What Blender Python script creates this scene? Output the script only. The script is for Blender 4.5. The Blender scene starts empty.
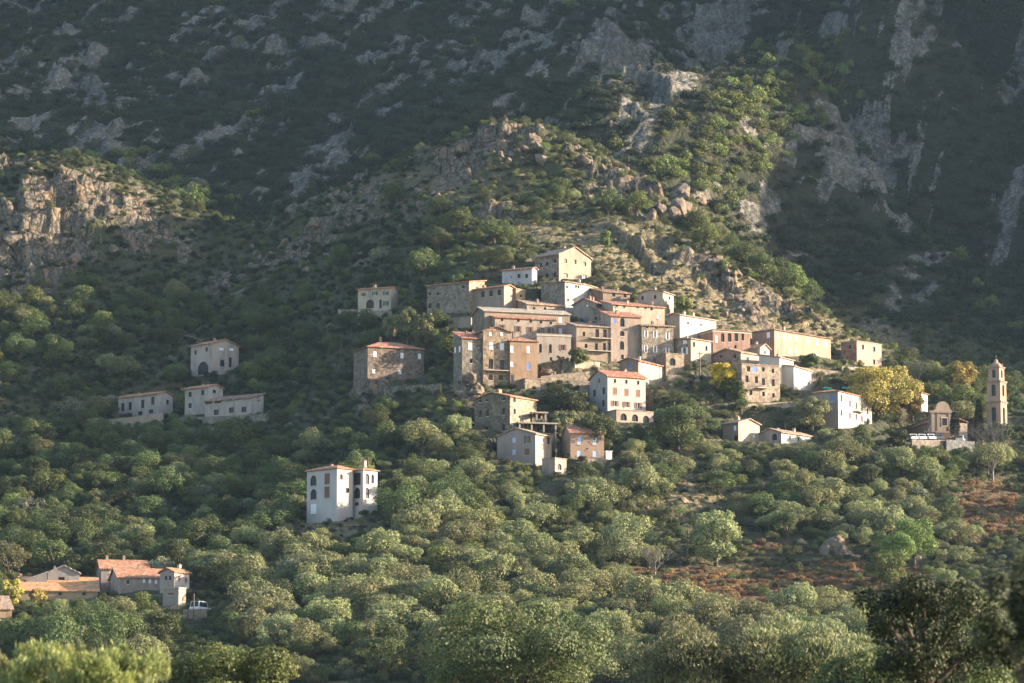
import bpy, math, random
import numpy as np
from mathutils import Vector, Matrix
random.seed(11); RNG = np.random.default_rng(11)
SC = bpy.context.scene; COL = SC.collection
R = math.radians
# ------------------------------------------------------------------ camera
F = 512 / math.tan(R(8)); PITCH = R(8)
cp, sp = math.cos(PITCH), math.sin(PITCH)
def ray(px, py):                      # world ray with y component 1
    a = (px - 512) / F; b = (341.5 - py) / F
    y = cp - b * sp; z = sp + b * cp
    return a / y, z / y
def P(px, py, Y):
    a, b = ray(px, py); return (a * Y, Y, b * Y)
def proj(x, y, z):
    d = y * cp + z * sp; u = -y * sp + z * cp
    return 512 + F * x / d, 341.5 - F * u / d
cam = bpy.data.cameras.new('camera'); co = bpy.data.objects.new('camera', cam); COL.objects.link(co)
co.location = (0, 0, 0); co.rotation_euler = (R(90) + PITCH, 0, 0)
cam.sensor_width = 36; cam.lens = 18 / math.tan(R(8)); cam.clip_start = 0.5; cam.clip_end = 6000
cam.dof.use_dof = True; cam.dof.focus_distance = 800; cam.dof.aperture_fstop = 2.4
SC.camera = co
# ------------------------------------------------------------------ light
SUN_AZ, SUN_EL = R(88), R(15.2)        # azimuth from behind the camera towards the right
sd = Vector((math.sin(SUN_AZ) * math.cos(SUN_EL), -math.cos(SUN_AZ) * math.cos(SUN_EL), math.sin(SUN_EL)))
sl = bpy.data.lights.new('sun', 'SUN'); sl.energy = 5.0; sl.angle = R(0.5); sl.color = (1, .83, .63)
so = bpy.data.objects.new('sun', sl); COL.objects.link(so)
so.rotation_euler = sd.to_track_quat('Z', 'Y').to_euler(); so.location = (300, 0, 400)
w = bpy.data.worlds.new('World'); SC.world = w; w.use_nodes = True
nt = w.node_tree; sky = nt.nodes.new('ShaderNodeTexSky'); sky.sky_type = 'NISHITA'; sky.sun_disc = False
sky.sun_elevation = SUN_EL; sky.sun_rotation = math.atan2(sd.x, sd.y)
bg = nt.nodes['Background']; bg.inputs[1].default_value = 0.125
nt.links.new(sky.outputs[0], bg.inputs[0])
SC.view_settings.view_transform = 'Standard'; SC.view_settings.look = 'None'
SC.view_settings.gamma = 1; SC.view_settings.exposure = 1.88
SC.cycles.max_bounces = 5; SC.cycles.volume_bounces = 0; SC.cycles.diffuse_bounces = 3
SC.cycles.use_denoising = True; SC.cycles.denoiser = 'OPENIMAGEDENOISE'; SC.cycles.denoising_prefilter = 'ACCURATE'; SC.cycles.adaptive_threshold = .004
# ------------------------------------------------------------------ noise
def _lat(seed):
    r = np.random.default_rng(seed); a = r.random((256, 256)) * 2 * np.pi
    return np.cos(a), np.sin(a)
_L = {}
def perlin(x, y, seed=0):
    if seed not in _L: _L[seed] = _lat(seed)
    gx, gy = _L[seed]
    xi = np.floor(x).astype(int); yi = np.floor(y).astype(int); fx = x - xi; fy = y - yi
    u = fx * fx * fx * (fx * (fx * 6 - 15) + 10); v = fy * fy * fy * (fy * (fy * 6 - 15) + 10)
    def g(i, j):
        a = (xi + i) & 255; b = (yi + j) & 255
        return gx[a, b] * (fx - i) + gy[a, b] * (fy - j)
    return ((g(0, 0) * (1 - u) + g(1, 0) * u) * (1 - v) + (g(0, 1) * (1 - u) + g(1, 1) * u) * v) * 1.5
def fbm(x, y, seed=0, o=4):
    s = 0; a = 1; n = 0
    for i in range(o):
        s = s + a * perlin(x * 2 ** i + 7.3 * i, y * 2 ** i + 3.1 * i, seed + i); n += a; a *= .5
    return s / n
def ridged(x, y, seed=0, o=4):
    s = 0; a = 1; n = 0
    for i in range(o):
        s = s + a * (1 - 2 * np.abs(perlin(x * 2 ** i + 5.3 * i, y * 2 ** i + 1.1 * i, seed + i))); n += a; a *= .55
    return s / n
def worley(x, y, seed=0):             # random height per cell, distance to the cell's edge
    r = np.random.default_rng(seed + 900); jx = r.random((128, 128)); jy = r.random((128, 128)); hv = r.random((128, 128))
    tx = r.random((128, 128)) - .5; ty = r.random((128, 128)) - .5
    xi = np.floor(x).astype(int); yi = np.floor(y).astype(int)
    b1 = np.full(x.shape, 9.); b2 = np.full(x.shape, 9.); hh = np.zeros(x.shape)
    for i in (-1, 0, 1):
        for j in (-1, 0, 1):
            a = (xi + i) & 127; b = (yi + j) & 127
            dx = xi + i + jx[a, b] - x; dy = yi + j + jy[a, b] - y; d = dx * dx + dy * dy
            t = hv[a, b] + (dx * tx[a, b] + dy * ty[a, b]) * 1.6
            c1 = d < b1; b2 = np.where(c1, b1, np.minimum(b2, d)); hh = np.where(c1, t, hh); b1 = np.where(c1, d, b1)
    return hh, np.sqrt(b2) - np.sqrt(b1)
# ------------------------------------------------------------------ terrain: control points surveyed as (px, py, distance)
CP = []
def colm(px, *l):
    for py, Y in l: CP.append(P(px, py, Y))
colm(-100, (683,560),(600,650),(520,735),(430,795),(330,860),(240,905),(175,935))
colm(0,    (683,560),(600,650),(540,710),(470,765),(400,815),(320,862),(300,884),(165,930))
colm(100,  (683,560),(600,648),(540,712),(470,770),(400,826),(320,862),(300,884),(165,928))
colm(200,  (683,560),(600,645),(545,706),(470,760),(400,818),(330,862),(250,912),(214,940))
colm(300,  (683,560),(600,640),(540,685),(470,745),(400,792),(330,838),(270,882),(214,918))
colm(400,  (683,560),(600,640),(540,678),(470,722),(400,762),(330,800),(260,845),(200,885),(162,907))
colm(512,  (683,560),(640,605),(600,645),(540,688),(470,722),(430,740),(386,757),(340,776),(300,795),(260,815),(200,860),(132,905))
colm(580,  (386,757),(260,822),(200,862),(142,903))
colm(620,  (683,560),(600,650),(540,697),(470,728),(400,757),(340,780),(290,803),(240,836),(170,893))
colm(740,  (683,560),(600,655),(540,700),(470,732),(400,760),(340,790),(300,822),(258,870))
colm(850,  (683,565),(600,660),(540,705),(470,740),(420,762),(380,785),(345,818),(330,845))
colm(930,  (600,662),(540,708),(470,745),(437,765),(400,795),(372,830))
colm(1024, (683,570),(600,665),(540,710),(480,748),(440,770),(402,818))
colm(1150, (600,668),(480,752),(425,800))
# behind the near ridges
for px, py, Y in [(-100,175,935),(0,165,930),(100,165,928),(200,214,940),(300,214,918),(400,162,907),(512,132,905),(580,142,903),(740,258,870),(850,330,845),(930,372,830),(1024,402,818),(1150,425,800)]:
    x, y, z = P(px, py, Y); CP.append((x * 1.04, y + 42, z - 12)); 
# far mountain
colm(-150, (150,1110),(60,1210),(0,1290),(-100,1450))
colm(0, (150,1110),(60,1210),(0,1280),(-100,1450))
colm(200, (195,1095),(100,1185),(0,1290),(-100,1450))
colm(400, (140,1105),(60,1200),(0,1270),(-100,1430))
colm(560, (110,1110),(60,1185),(0,1265),(-100,1420))
colm(640, (150,1050),(90,1125),(30,1190),(-60,1330))
CP += [P(a, b, c) for a, b, c in [(690,195,965),(730,150,995),(775,110,1028),(820,75,1060),(862,22,1110),(900,-45,1190)]]
CP += [P(a, b, c) for a, b, c in [(760,250,985),(800,200,1075),(830,160,1120),(870,190,1150),(880,260,1060),(900,330,960),(870,110,1190)]]
colm(960, (350,950),(290,1010),(230,1075),(150,1180),(60,1290),(-60,1440))
colm(1100, (370,950),(250,1060),(130,1180),(0,1320))
# outside the picture; unseen right ridge is shaped to shade the far mountain
CP += [(0,-60,-1),(0,0,-2.2),(0,60,-6),(-80,60,-8),(80,60,-4),(0,130,-7),(-60,130,-7),(60,130,-6),(0,250,-10),(-120,250,-10),(120,250,-8),(0,400,2),(-200,400,2),(200,400,6),(0,490,13),(-300,560,32),(300,560,45),
       (-300,750,95),(-330,900,170),(-330,1100,270),(-330,1400,400),(240,700,92),(250,780,105),(260,880,125),(330,700,112),(450,700,118),(600,700,130),(450,790,130),
       (250,900,150),(250,960,197),(250,1030,235),(250,1078,262),(250,1112,355),(250,1150,420),(250,1190,445),(250,1300,510),(450,900,200),(450,985,270),(450,1060,330),(450,1130,480),(450,1300,600),(600,900,230),(600,1040,330),(600,1150,520),(0,1600,540),(-300,1700,520),(300,1600,640),(600,1400,690),(0,2000,640),(-400,2100,640),(500,2000,680)]
CPA = np.array(CP); _c2 = 22.0 ** 2
_d = np.sqrt(((CPA[:, None, :2] - CPA[None, :, :2]) ** 2).sum(-1) + _c2)
_n = len(CPA); _A = np.zeros((_n + 3, _n + 3)); _A[:_n, :_n] = _d + np.eye(_n) * -0.6
_A[:_n, _n] = 1; _A[:_n, n1 := _n + 1] = CPA[:, 0] / 500; _A[:_n, _n + 2] = CPA[:, 1] / 500; _A[_n:, :_n] = _A[:_n, _n:].T
_W = np.linalg.solve(_A, np.concatenate([CPA[:, 2], [0, 0, 0]]))
def base_h(x, y):
    o = np.empty(x.shape); xf = x.ravel(); yf = y.ravel(); of = o.ravel()
    for i in range(0, len(xf), 60000):
        a = xf[i:i + 60000]; b = yf[i:i + 60000]
        d = np.sqrt((a[:, None] - CPA[None, :, 0]) ** 2 + (b[:, None] - CPA[None, :, 1]) ** 2 + _c2)
        of[i:i + 60000] = d @ _W[:_n] + _W[_n] + _W[n1] * a / 500 + _W[_n + 2] * b / 500
    return of.reshape(x.shape)
def blob(px, py, cx, cy, rx, ry, ang=0):
    c, s = math.cos(R(ang)), math.sin(R(ang)); dx = px - cx; dy = py - cy
    u = (dx * c + dy * s) / rx; v = (-dx * s + dy * c) / ry
    return np.exp(-(u * u + v * v) ** 1.5)
# survey of the ground cover (centre, radii, tilt; where each cover stands on the hill)
ROCK = [(45,235,70,75,0,1.5),(145,250,60,60,0,.72),(30,180,60,30,0,.9),(20,290,60,30,0,.9),(530,150,75,22,10,1.1),(460,165,60,26,0,.85),(400,180,60,30,0,.7),(620,190,60,22,28,1.15),(690,215,40,22,35,1.0),(570,175,50,25,15,1.1),
        (330,220,90,40,-10,.75),(300,260,90,30,-5,.6),(240,290,70,25,0,.5),(700,270,90,20,38,1.0),(640,250,70,14,38,.85),(790,310,60,14,33,.85),(470,392,22,16,0,1.1),(560,372,40,12,0,.9),
        (390,395,50,25,0,.6),(290,470,60,20,-30,.5),(510,378,40,12,0,.9),(790,555,30,14,0,.5),(836,552,16,8,0,.55),(720,490,40,10,10,.6),(450,210,80,22,0,.7),(690,480,12,40,0,.4),(40,445,50,15,0,.5)]
FARROCK = [(640,100,75,45,-45,1.1),(720,45,80,40,-40,1.1),(600,60,90,50,-30,.8),(870,180,85,65,0,1.2),(790,70,40,25,0,.9),(850,45,70,25,10,.9),(500,60,130,40,-20,.75),(340,50,120,35,-25,.85),(110,110,90,60,-30,.8),(230,30,60,25,0,.6),(270,160,60,30,0,.5),(940,30,60,30,0,.35),(30,140,60,30,0,.6),(450,100,90,30,-20,.5)]
DRY = [(640,262,100,32,25,.95),(720,300,110,28,28,1.1),(820,330,50,18,30,1.0),(560,230,60,20,0,.5),(120,215,60,20,15,.6),(430,190,110,30,0,.5),(250,180,40,10,20,.4),(620,375,60,22,0,.7),(690,480,9,40,0,.8),(330,530,50,14,0,.9),(560,370,70,20,0,.8),(700,500,60,14,0,.8),(740,335,60,20,0,.9),(880,340,30,15,0,.7)]
FERN = [(755,588,130,20,3,1.6),(640,600,60,10,0,.6),(860,575,80,16,0,.8),(985,510,45,32,0,.9),(770,548,60,12,0,.5),(560,590,60,12,0,.4)]
SPUR = [(800,95,75,35,-25,1.),(700,170,80,38,-20,1.),(740,130,65,42,-35,1.),(650,200,60,25,0,.8),(980,260,80,110,0,.75),(960,60,70,60,0,.5)]
def ssum(px, py, L):
    s = 0
    for cx, cy, rx, ry, an, v in L: s = np.maximum(s, v * blob(px, py, cx, cy, rx, ry, an))
    return s
def cover(x, y, z):
    px, py = proj(x, y, z)
    far = 1 / (1 + np.exp(-(y - 965 + np.abs(x) * .1) / 6))
    rk = ssum(px, py, ROCK) * (1 - far) + np.maximum(ssum(px, py, FARROCK), .455) * (1 - .62 * ssum(px, py, SPUR)) * far
    fa, fb = x * .8 - y * .6, x * .6 + y * .8
    n = fbm(x / 22, y / 22, 5, 4) * (1 - far) + far * (fbm(fa / 10, fb / 36, 6, 4) * 1.2); n2 = fbm(x / 7, y / 7, 15, 3) * (1 - far) + far * fbm(fa / 3, fb / 11, 16, 3)
    inn = 1 / (1 + np.exp((np.abs(x) / y - .2) * 60))
    rk = np.where(inn > .5, rk, .35)
    rock = np.clip((rk * .9 - .52 + n * 1.25 + n2 * .75) * 2.4, 0, 1) * (y > 500)
    dry = np.clip(ssum(px, py, DRY) * (1 - far) + n * .35, 0, 1)
    fern = np.clip(ssum(px, py, FERN) * (1 - far) + n * .25, 0, 1)
    global ROCKS; ROCKS = np.clip((rk * .9 - .28 + n * .7) * 1.5, 0, 1) ** 1.25 * (y > 500)
    return rock, dry, fern, far
PADS = []                             # level ground cut for each house: centre, axes, half sizes, height
def hfun(x, y, full=False, pads=True):
    x = np.atleast_1d(np.asarray(x, float)); y = np.atleast_1d(np.asarray(y, float))
    b = base_h(x, y)
    rock, dry, fern, far = cover(x, y, b); rs = ROCKS
    nearf = np.clip((y - 350) / 250, 0, 1)
    h = b + nearf * (1 - far) * (fbm(x / 30, y / 30, 21, 4) * 2.6 + fbm(x / 6, y / 6, 31, 2) * .5)
    # rock: blocky, slightly tilted ledges
    wx = x + fbm(x / 9, y / 9, 41, 2) * 3; wy = y + fbm(x / 9, y / 9, 43, 2) * 3
    c, s = math.cos(.6), math.sin(.6); rx, ry = wx * c - wy * s, wx * s + wy * c
    h1, e1 = worley(rx / 11, ry / 6, 1); h2, e2 = worley(rx / 4.4, ry / 2.4, 2)
    blocks = (np.minimum(h1, .9) * 4.6 + np.minimum(e1, .15) * 4) + (h2 * 1.5 + np.minimum(e2, .15) * 2.4)
    h = h + nearf * (1 - far) * rs * (blocks - 1.6 + ridged(x / 14, y / 14, 51, 3) * 1.5)
    # far mountain: ribs running down to the left
    c, s = math.cos(.95), math.sin(.95); rx, ry = (x + fbm(x/60,y/60,77,2)*25) * c - y * s, x * s + y * c
    rib = ridged(rx / 75, ry / 210, 61, 4) * 10 + ridged(rx / 24, ry / 60, 67, 4) * 4.5 + fbm(x / 8, y / 8, 71, 3) * 1.6
    g1, e = worley(rx / 9, ry / 15, 5); g2, e3 = worley(rx / 4, ry / 6, 6)
    h = h + far * (rib * 1.2 + rs * (g1 * 3.2 + np.minimum(e, .2) * 2 + g2 * 1.4 + np.minimum(e3, .2) * 1 + ridged(rx / 11, ry / 22, 81, 3) * 2.2))
    def ledge(h, step, w, k):             # rock breaks into ledges and steep risers
        q = (h + w) / step; f = np.floor(q); t = q - f; t = np.clip((t - .5) / .38, 0, 1); t = t * t * (3 - 2 * t)
        return h + k * ((f + t) * step - w - h)
    kn = rs * (1 - far) * nearf; tl = x * .28 - y * .1
    h = ledge(h, 7.5, tl + fbm(x / 13, y / 13, 111, 4) * 9, kn * .75); h = ledge(h, 2.7, -tl * .7 + fbm(x / 6, y / 6, 121, 3) * 3.2, kn * .7)
    h = ledge(h, 13, tl * 1.3 + fbm(x / 26, y / 26, 131, 4) * 16, rs * far * .6); h = ledge(h, 5, fbm(x / 11, y / 11, 141, 3) * 6, rs * far * .6)
    if pads and PADS and x.size > 1:
        m = (y > 560) & (y < 920) & (np.abs(x) < 150); xx, yy, hh = x[m], y[m], h[m]
        for cx, cy, c, s, a, b, z in PADS:
            k = (np.abs(xx - cx) < a + b + 4) & (np.abs(yy - cy) < a + b + 4)
            if not k.any(): continue
            dx, dy = xx[k] - cx, yy[k] - cy; u = np.abs(dx * c + dy * s) - a; v = np.abs(-dx * s + dy * c) - b
            d = np.maximum(u, v); w_ = np.clip(1 - (d - .9) / 2.2, 0, 1); hh[k] -= w_ * np.maximum(0, hh[k] - z)
        h[m] = hh
    if full: return h, rock, dry, fern, far
    return h
def hit(px, py, y0=480, y1=1500):     # where the sight line through a surveyed point meets the ground
    a, b = ray(px, py); Y = np.arange(y0, y1, .6)
    h = hfun(a * Y, Y, pads=False); k = np.argmax(h > b * Y)
    if h[k] <= b * Y[k]: k = len(Y) - 1
    return a * Y[k], Y[k], h[k]
def gz(x, y): return float(hfun([x, x], [y, y])[0])
# ------------------------------------------------------------------ helpers
def link(o, parent=None, label=None, cat=None, group=None, kind=None):
    COL.objects.link(o) if o.name not in COL.objects else None
    if parent: o.parent = parent
    if label: o['label'] = label
    if cat: o['category'] = cat
    if group: o['group'] = group
    if kind: o['kind'] = kind
    return o
def empty(name, loc, label, cat, group=None, rz=0):
    o = bpy.data.objects.new(name, None); o.location = loc; o.rotation_euler = (0, 0, rz); o.empty_display_size = .5
    return link(o, None, label, cat, group)
class MB:
    def __init__(s): s.v = []; s.f = []; s.m = []; s.mats = []; s.cur = 0
    def mat(s, m):
        if m not in s.mats: s.mats.append(m)
        s.cur = s.mats.index(m); return s
    def poly(s, pts):
        n = len(s.v); s.v += [tuple(p) for p in pts]; s.f.append(tuple(range(n, n + len(pts)))); s.m.append(s.cur)
    def box(s, x0, x1, y0, y1, z0, z1):
        p = [(x0,y0,z0),(x1,y0,z0),(x1,y1,z0),(x0,y1,z0),(x0,y0,z1),(x1,y0,z1),(x1,y1,z1),(x0,y1,z1)]
        n = len(s.v); s.v += p
        for q in ((0,3,2,1),(4,5,6,7),(0,1,5,4),(1,2,6,5),(2,3,7,6),(3,0,4,7)): s.f.append(tuple(n + i for i in q)); s.m.append(s.cur)
    def prism(s, pts, dv):            # closed solid: polygon pts moved by dv
        n = len(s.v); k = len(pts); s.v += [tuple(p) for p in pts] + [tuple(Vector(p) + Vector(dv)) for p in pts]
        s.f.append(tuple(n + i for i in range(k))); s.f.append(tuple(n + k + i for i in reversed(range(k)))); s.m += [s.cur] * 2
        for i in range(k):
            j = (i + 1) % k; s.f.append((n + j, n + i, n + k + i, n + k + j)); s.m.append(s.cur)
    def tube(s, pts, rad, seg=6):
        pts = [Vector(p) for p in pts]; rings = []
        for i, p in enumerate(pts):
            d = (pts[min(i + 1, len(pts) - 1)] - pts[max(i - 1, 0)]).normalized()
            a = d.orthogonal().normalized(); b = d.cross(a); r = rad[i] if isinstance(rad, (list, tuple)) else rad
            rings.append(len(s.v)); s.v += [tuple(p + (a * math.cos(t) + b * math.sin(t)) * r) for t in [k * 2 * math.pi / seg for k in range(seg)]]
        for i in range(len(rings) - 1):
            for k in range(seg):
                j = (k + 1) % seg; s.f.append((rings[i] + k, rings[i] + j, rings[i + 1] + j, rings[i + 1] + k)); s.m.append(s.cur)
        s.f.append(tuple(rings[0] + k for k in reversed(range(seg)))); s.f.append(tuple(rings[-1] + k for k in range(seg))); s.m += [s.cur] * 2
    def lathe(s, prof, seg=12, c=(0, 0)):
        n = len(s.v)
        for r, z in prof: s.v += [(c[0] + r * math.cos(k * 2 * math.pi / seg), c[1] + r * math.sin(k * 2 * math.pi / seg), z) for k in range(seg)]
        for i in range(len(prof) - 1):
            for k in range(seg):
                j = (k + 1) % seg; a = n + i * seg; s.f.append((a + k, a + j, a + seg + j, a + seg + k)); s.m.append(s.cur)
        a = n + (len(prof) - 1) * seg; s.f.append(tuple(a + k for k in range(seg))); s.m.append(s.cur)
    def mesh(s, name, smooth=False):
        me = bpy.data.meshes.new(name); me.from_pydata(s.v, [], s.f)
        for m in s.mats: me.materials.append(m)
        me.polygons.foreach_set('material_index', s.m)
        if smooth: me.polygons.foreach_set('use_smooth', [True] * len(s.f))
        me.update(); return me
    def build(s, name, parent=None, smooth=False, **k):
        return link(bpy.data.objects.new(name, s.mesh(name, smooth)), parent, **k)
# ------------------------------------------------------------------ materials
class NT:
    def __init__(s, name):
        s.m = bpy.data.materials.new(name); s.m.use_nodes = True; s.t = s.m.node_tree; s.b = s.t.nodes['Principled BSDF']
        s.out = s.t.nodes['Material Output']; s.b.inputs['Roughness'].default_value = .9; s.b.inputs['Specular IOR Level'].default_value = .25
    def n(s, ty, **k):
        o = s.t.nodes.new(ty)
        for a, v in k.items():
            if a in o.inputs and not hasattr(o, a): o.inputs[a].default_value = v
            else: setattr(o, a, v)
        return o
    def l(s, a, b): s.t.links.new(a, b)
    def noise(s, vec, scale, det=4, rough=.6):
        o = s.n('ShaderNodeTexNoise'); o.inputs['Scale'].default_value = scale; o.inputs['Detail'].default_value = det; o.inputs['Roughness'].default_value = rough
        if vec: s.l(vec, o.inputs['Vector'])
        return o.outputs['Fac']
    def vor(s, vec, scale, feature='F1', out='Distance'):
        o = s.n('ShaderNodeTexVoronoi'); o.feature = feature; o.inputs['Scale'].default_value = scale; s.l(vec, o.inputs['Vector']); return o.outputs[out]
    def ramp(s, fac, stops):
        o = s.n('ShaderNodeValToRGB'); e = o.color_ramp.elements
        while len(e) < len(stops): e.new(.5)
        for q, (p, c) in zip(e, stops): q.position = p; q.color = (*c, 1) if len(c) == 3 else c
        s.l(fac, o.inputs[0]); return o.outputs[0]
    def mix(s, fac, a, b, bt='MIX'):
        o = s.n('ShaderNodeMix'); o.data_type = 'RGBA'; o.blend_type = bt
        for i, v in ((0, fac), (6, a), (7, b)):
            if isinstance(v, (int, float)): o.inputs[i].default_value = v
            elif isinstance(v, tuple): o.inputs[i].default_value = (*v, 1) if len(v) == 3 else v
            else: s.l(v, o.inputs[i])
        return o.outputs[2]
    def math(s, op, a, b=0., c=None):
        o = s.n('ShaderNodeMath'); o.operation = op
        for i, v in enumerate((a, b) if c is None else (a, b, c)):
            if isinstance(v, (int, float)): o.inputs[i].default_value = v
            else: s.l(v, o.inputs[i])
        return o.outputs[0]
    def bump(s, h, strength=.5, dist=.1):
        o = s.n('ShaderNodeBump'); o.inputs['Strength'].default_value = strength; o.inputs['Distance'].default_value = dist
        s.l(h, o.inputs['Height']); s.l(o.outputs[0], s.b.inputs['Normal'])
    def col(s, c):
        if isinstance(c, tuple): s.b.inputs['Base Color'].default_value = (*c, 1)
        else: s.l(c, s.b.inputs['Base Color'])
    def objco(s): return s.n('ShaderNodeTexCoord').outputs['Object']
    def pos(s): return s.n('ShaderNodeNewGeometry').outputs['Position']
_M = {}
def sc(c, k): return tuple(min(1, v * k) for v in c)
def plaster(c, worn=.35):
    k = ('pl', c, worn)
    if k in _M: return _M[k]
    c = (c[0] * .64, c[1] * .60, c[2] * .57); g_ = sum(c) / 3; c = tuple(v * .8 + g_ * .2 for v in c); t = NT('plaster'); o = t.pos()
    mp = t.n('ShaderNodeMapping'); mp.inputs['Scale'].default_value = (1, 1, .45); t.l(o, mp.inputs[0]); v = mp.outputs[0]
    a = t.ramp(t.noise(v, .55, 6, .65), [(.3, sc(c, 1 - worn)), (.5, c), (.7, sc(c, 1.12))])
    st = t.ramp(t.noise(v, 1.3, 5, .7), [(.52, (0, 0, 0)), (.68, (1, 1, 1))])
    b = t.mix(t.math('MULTIPLY', st, worn), a, (.23, .19, .15)); dr = t.n('ShaderNodeMapping'); dr.inputs['Scale'].default_value = (.8, .8, .16); t.l(o, dr.inputs[0]); b = t.mix(t.math('MULTIPLY', t.ramp(t.noise(dr.outputs[0], 1, 4, .7), [(.48, (0, 0, 0)), (.66, (1, 1, 1))]), .12 + worn * .7), b, sc(c, .55)); t.col(b)
    t.bump(t.noise(o, 3, 4), .4, .06); _M[k] = t.m; return t.m
def stone(c, mortar=.5):
    k = ('st', c, mortar)
    if k in _M: return _M[k]
    c = (c[0] * .85, c[1] * .80, c[2] * .74)
    t = NT('rubble_stone'); o = t.pos()
    cell = t.vor(o, 1.9, 'F1', 'Color'); g = t.n('ShaderNodeSeparateColor'); t.l(cell, g.inputs[0])
    a = t.ramp(g.outputs[0], [(0, sc(c, .55)), (.5, c), (1, sc(c, 1.5))])
    e = t.vor(o, 1.9, 'DISTANCE_TO_EDGE'); ed = t.ramp(e, [(.03, (1, 1, 1)), (.12, (0, 0, 0))])
    b = t.mix(t.math('MULTIPLY', ed, mortar), a, sc(c, 1.25))
    b = t.mix(t.ramp(t.noise(o, .4, 5), [(.4, (0, 0, 0)), (.7, (.55, .55, .55))]), b, sc(c, .6)); t.col(b)
    t.bump(t.math('ADD', e, t.noise(o, 4, 3)), .7, .12); _M[k] = t.m; return t.m
def tiles(c):
    k = ('ti', c)
    if k in _M: return _M[k]
    t = NT('roof_tiles'); o = t.pos()
    cell = t.vor(o, 2.6, 'F1', 'Color'); g = t.n('ShaderNodeSeparateColor'); t.l(cell, g.inputs[0])
    a = t.ramp(g.outputs[0], [(0, sc(c, .55)), (.45, c), (.8, sc(c, 1.25)), (1, (.45, .36, .28))])
    b = t.mix(t.ramp(t.noise(o, .7, 5), [(.45, (0, 0, 0)), (.7, (.7, .7, .7))]), a, (.2, .15, .11)); t.col(b)
    u = t.objco(); wv = t.n('ShaderNodeTexWave'); wv.inputs['Scale'].default_value = 1.4; wv.bands_direction = 'DIAGONAL'; t.l(u, wv.inputs[0])
    t.bump(wv.outputs['Fac'], .6, .08); _M[k] = t.m; return t.m
def paint(name, c, rough=.6, worn=.15):
    k = ('pa', name, c)
    if k in _M: return _M[k]
    t = NT(name); o = t.pos(); t.col(t.ramp(t.noise(o, 2.2, 4), [(.3, sc(c, 1 - worn)), (.7, sc(c, 1 + worn * .4))])); t.b.inputs['Roughness'].default_value = rough
    _M[k] = t.m; return t.m
def glassm():
    if 'gl' in _M: return _M['gl']
    t = NT('window_glass'); o = t.pos(); t.col(t.ramp(t.noise(o, .6, 2), [(.3, (.012, .012, .015)), (.7, (.035, .033, .035))])); t.b.inputs['Roughness'].default_value = .35
    _M['gl'] = t.m; return t.m
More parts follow.
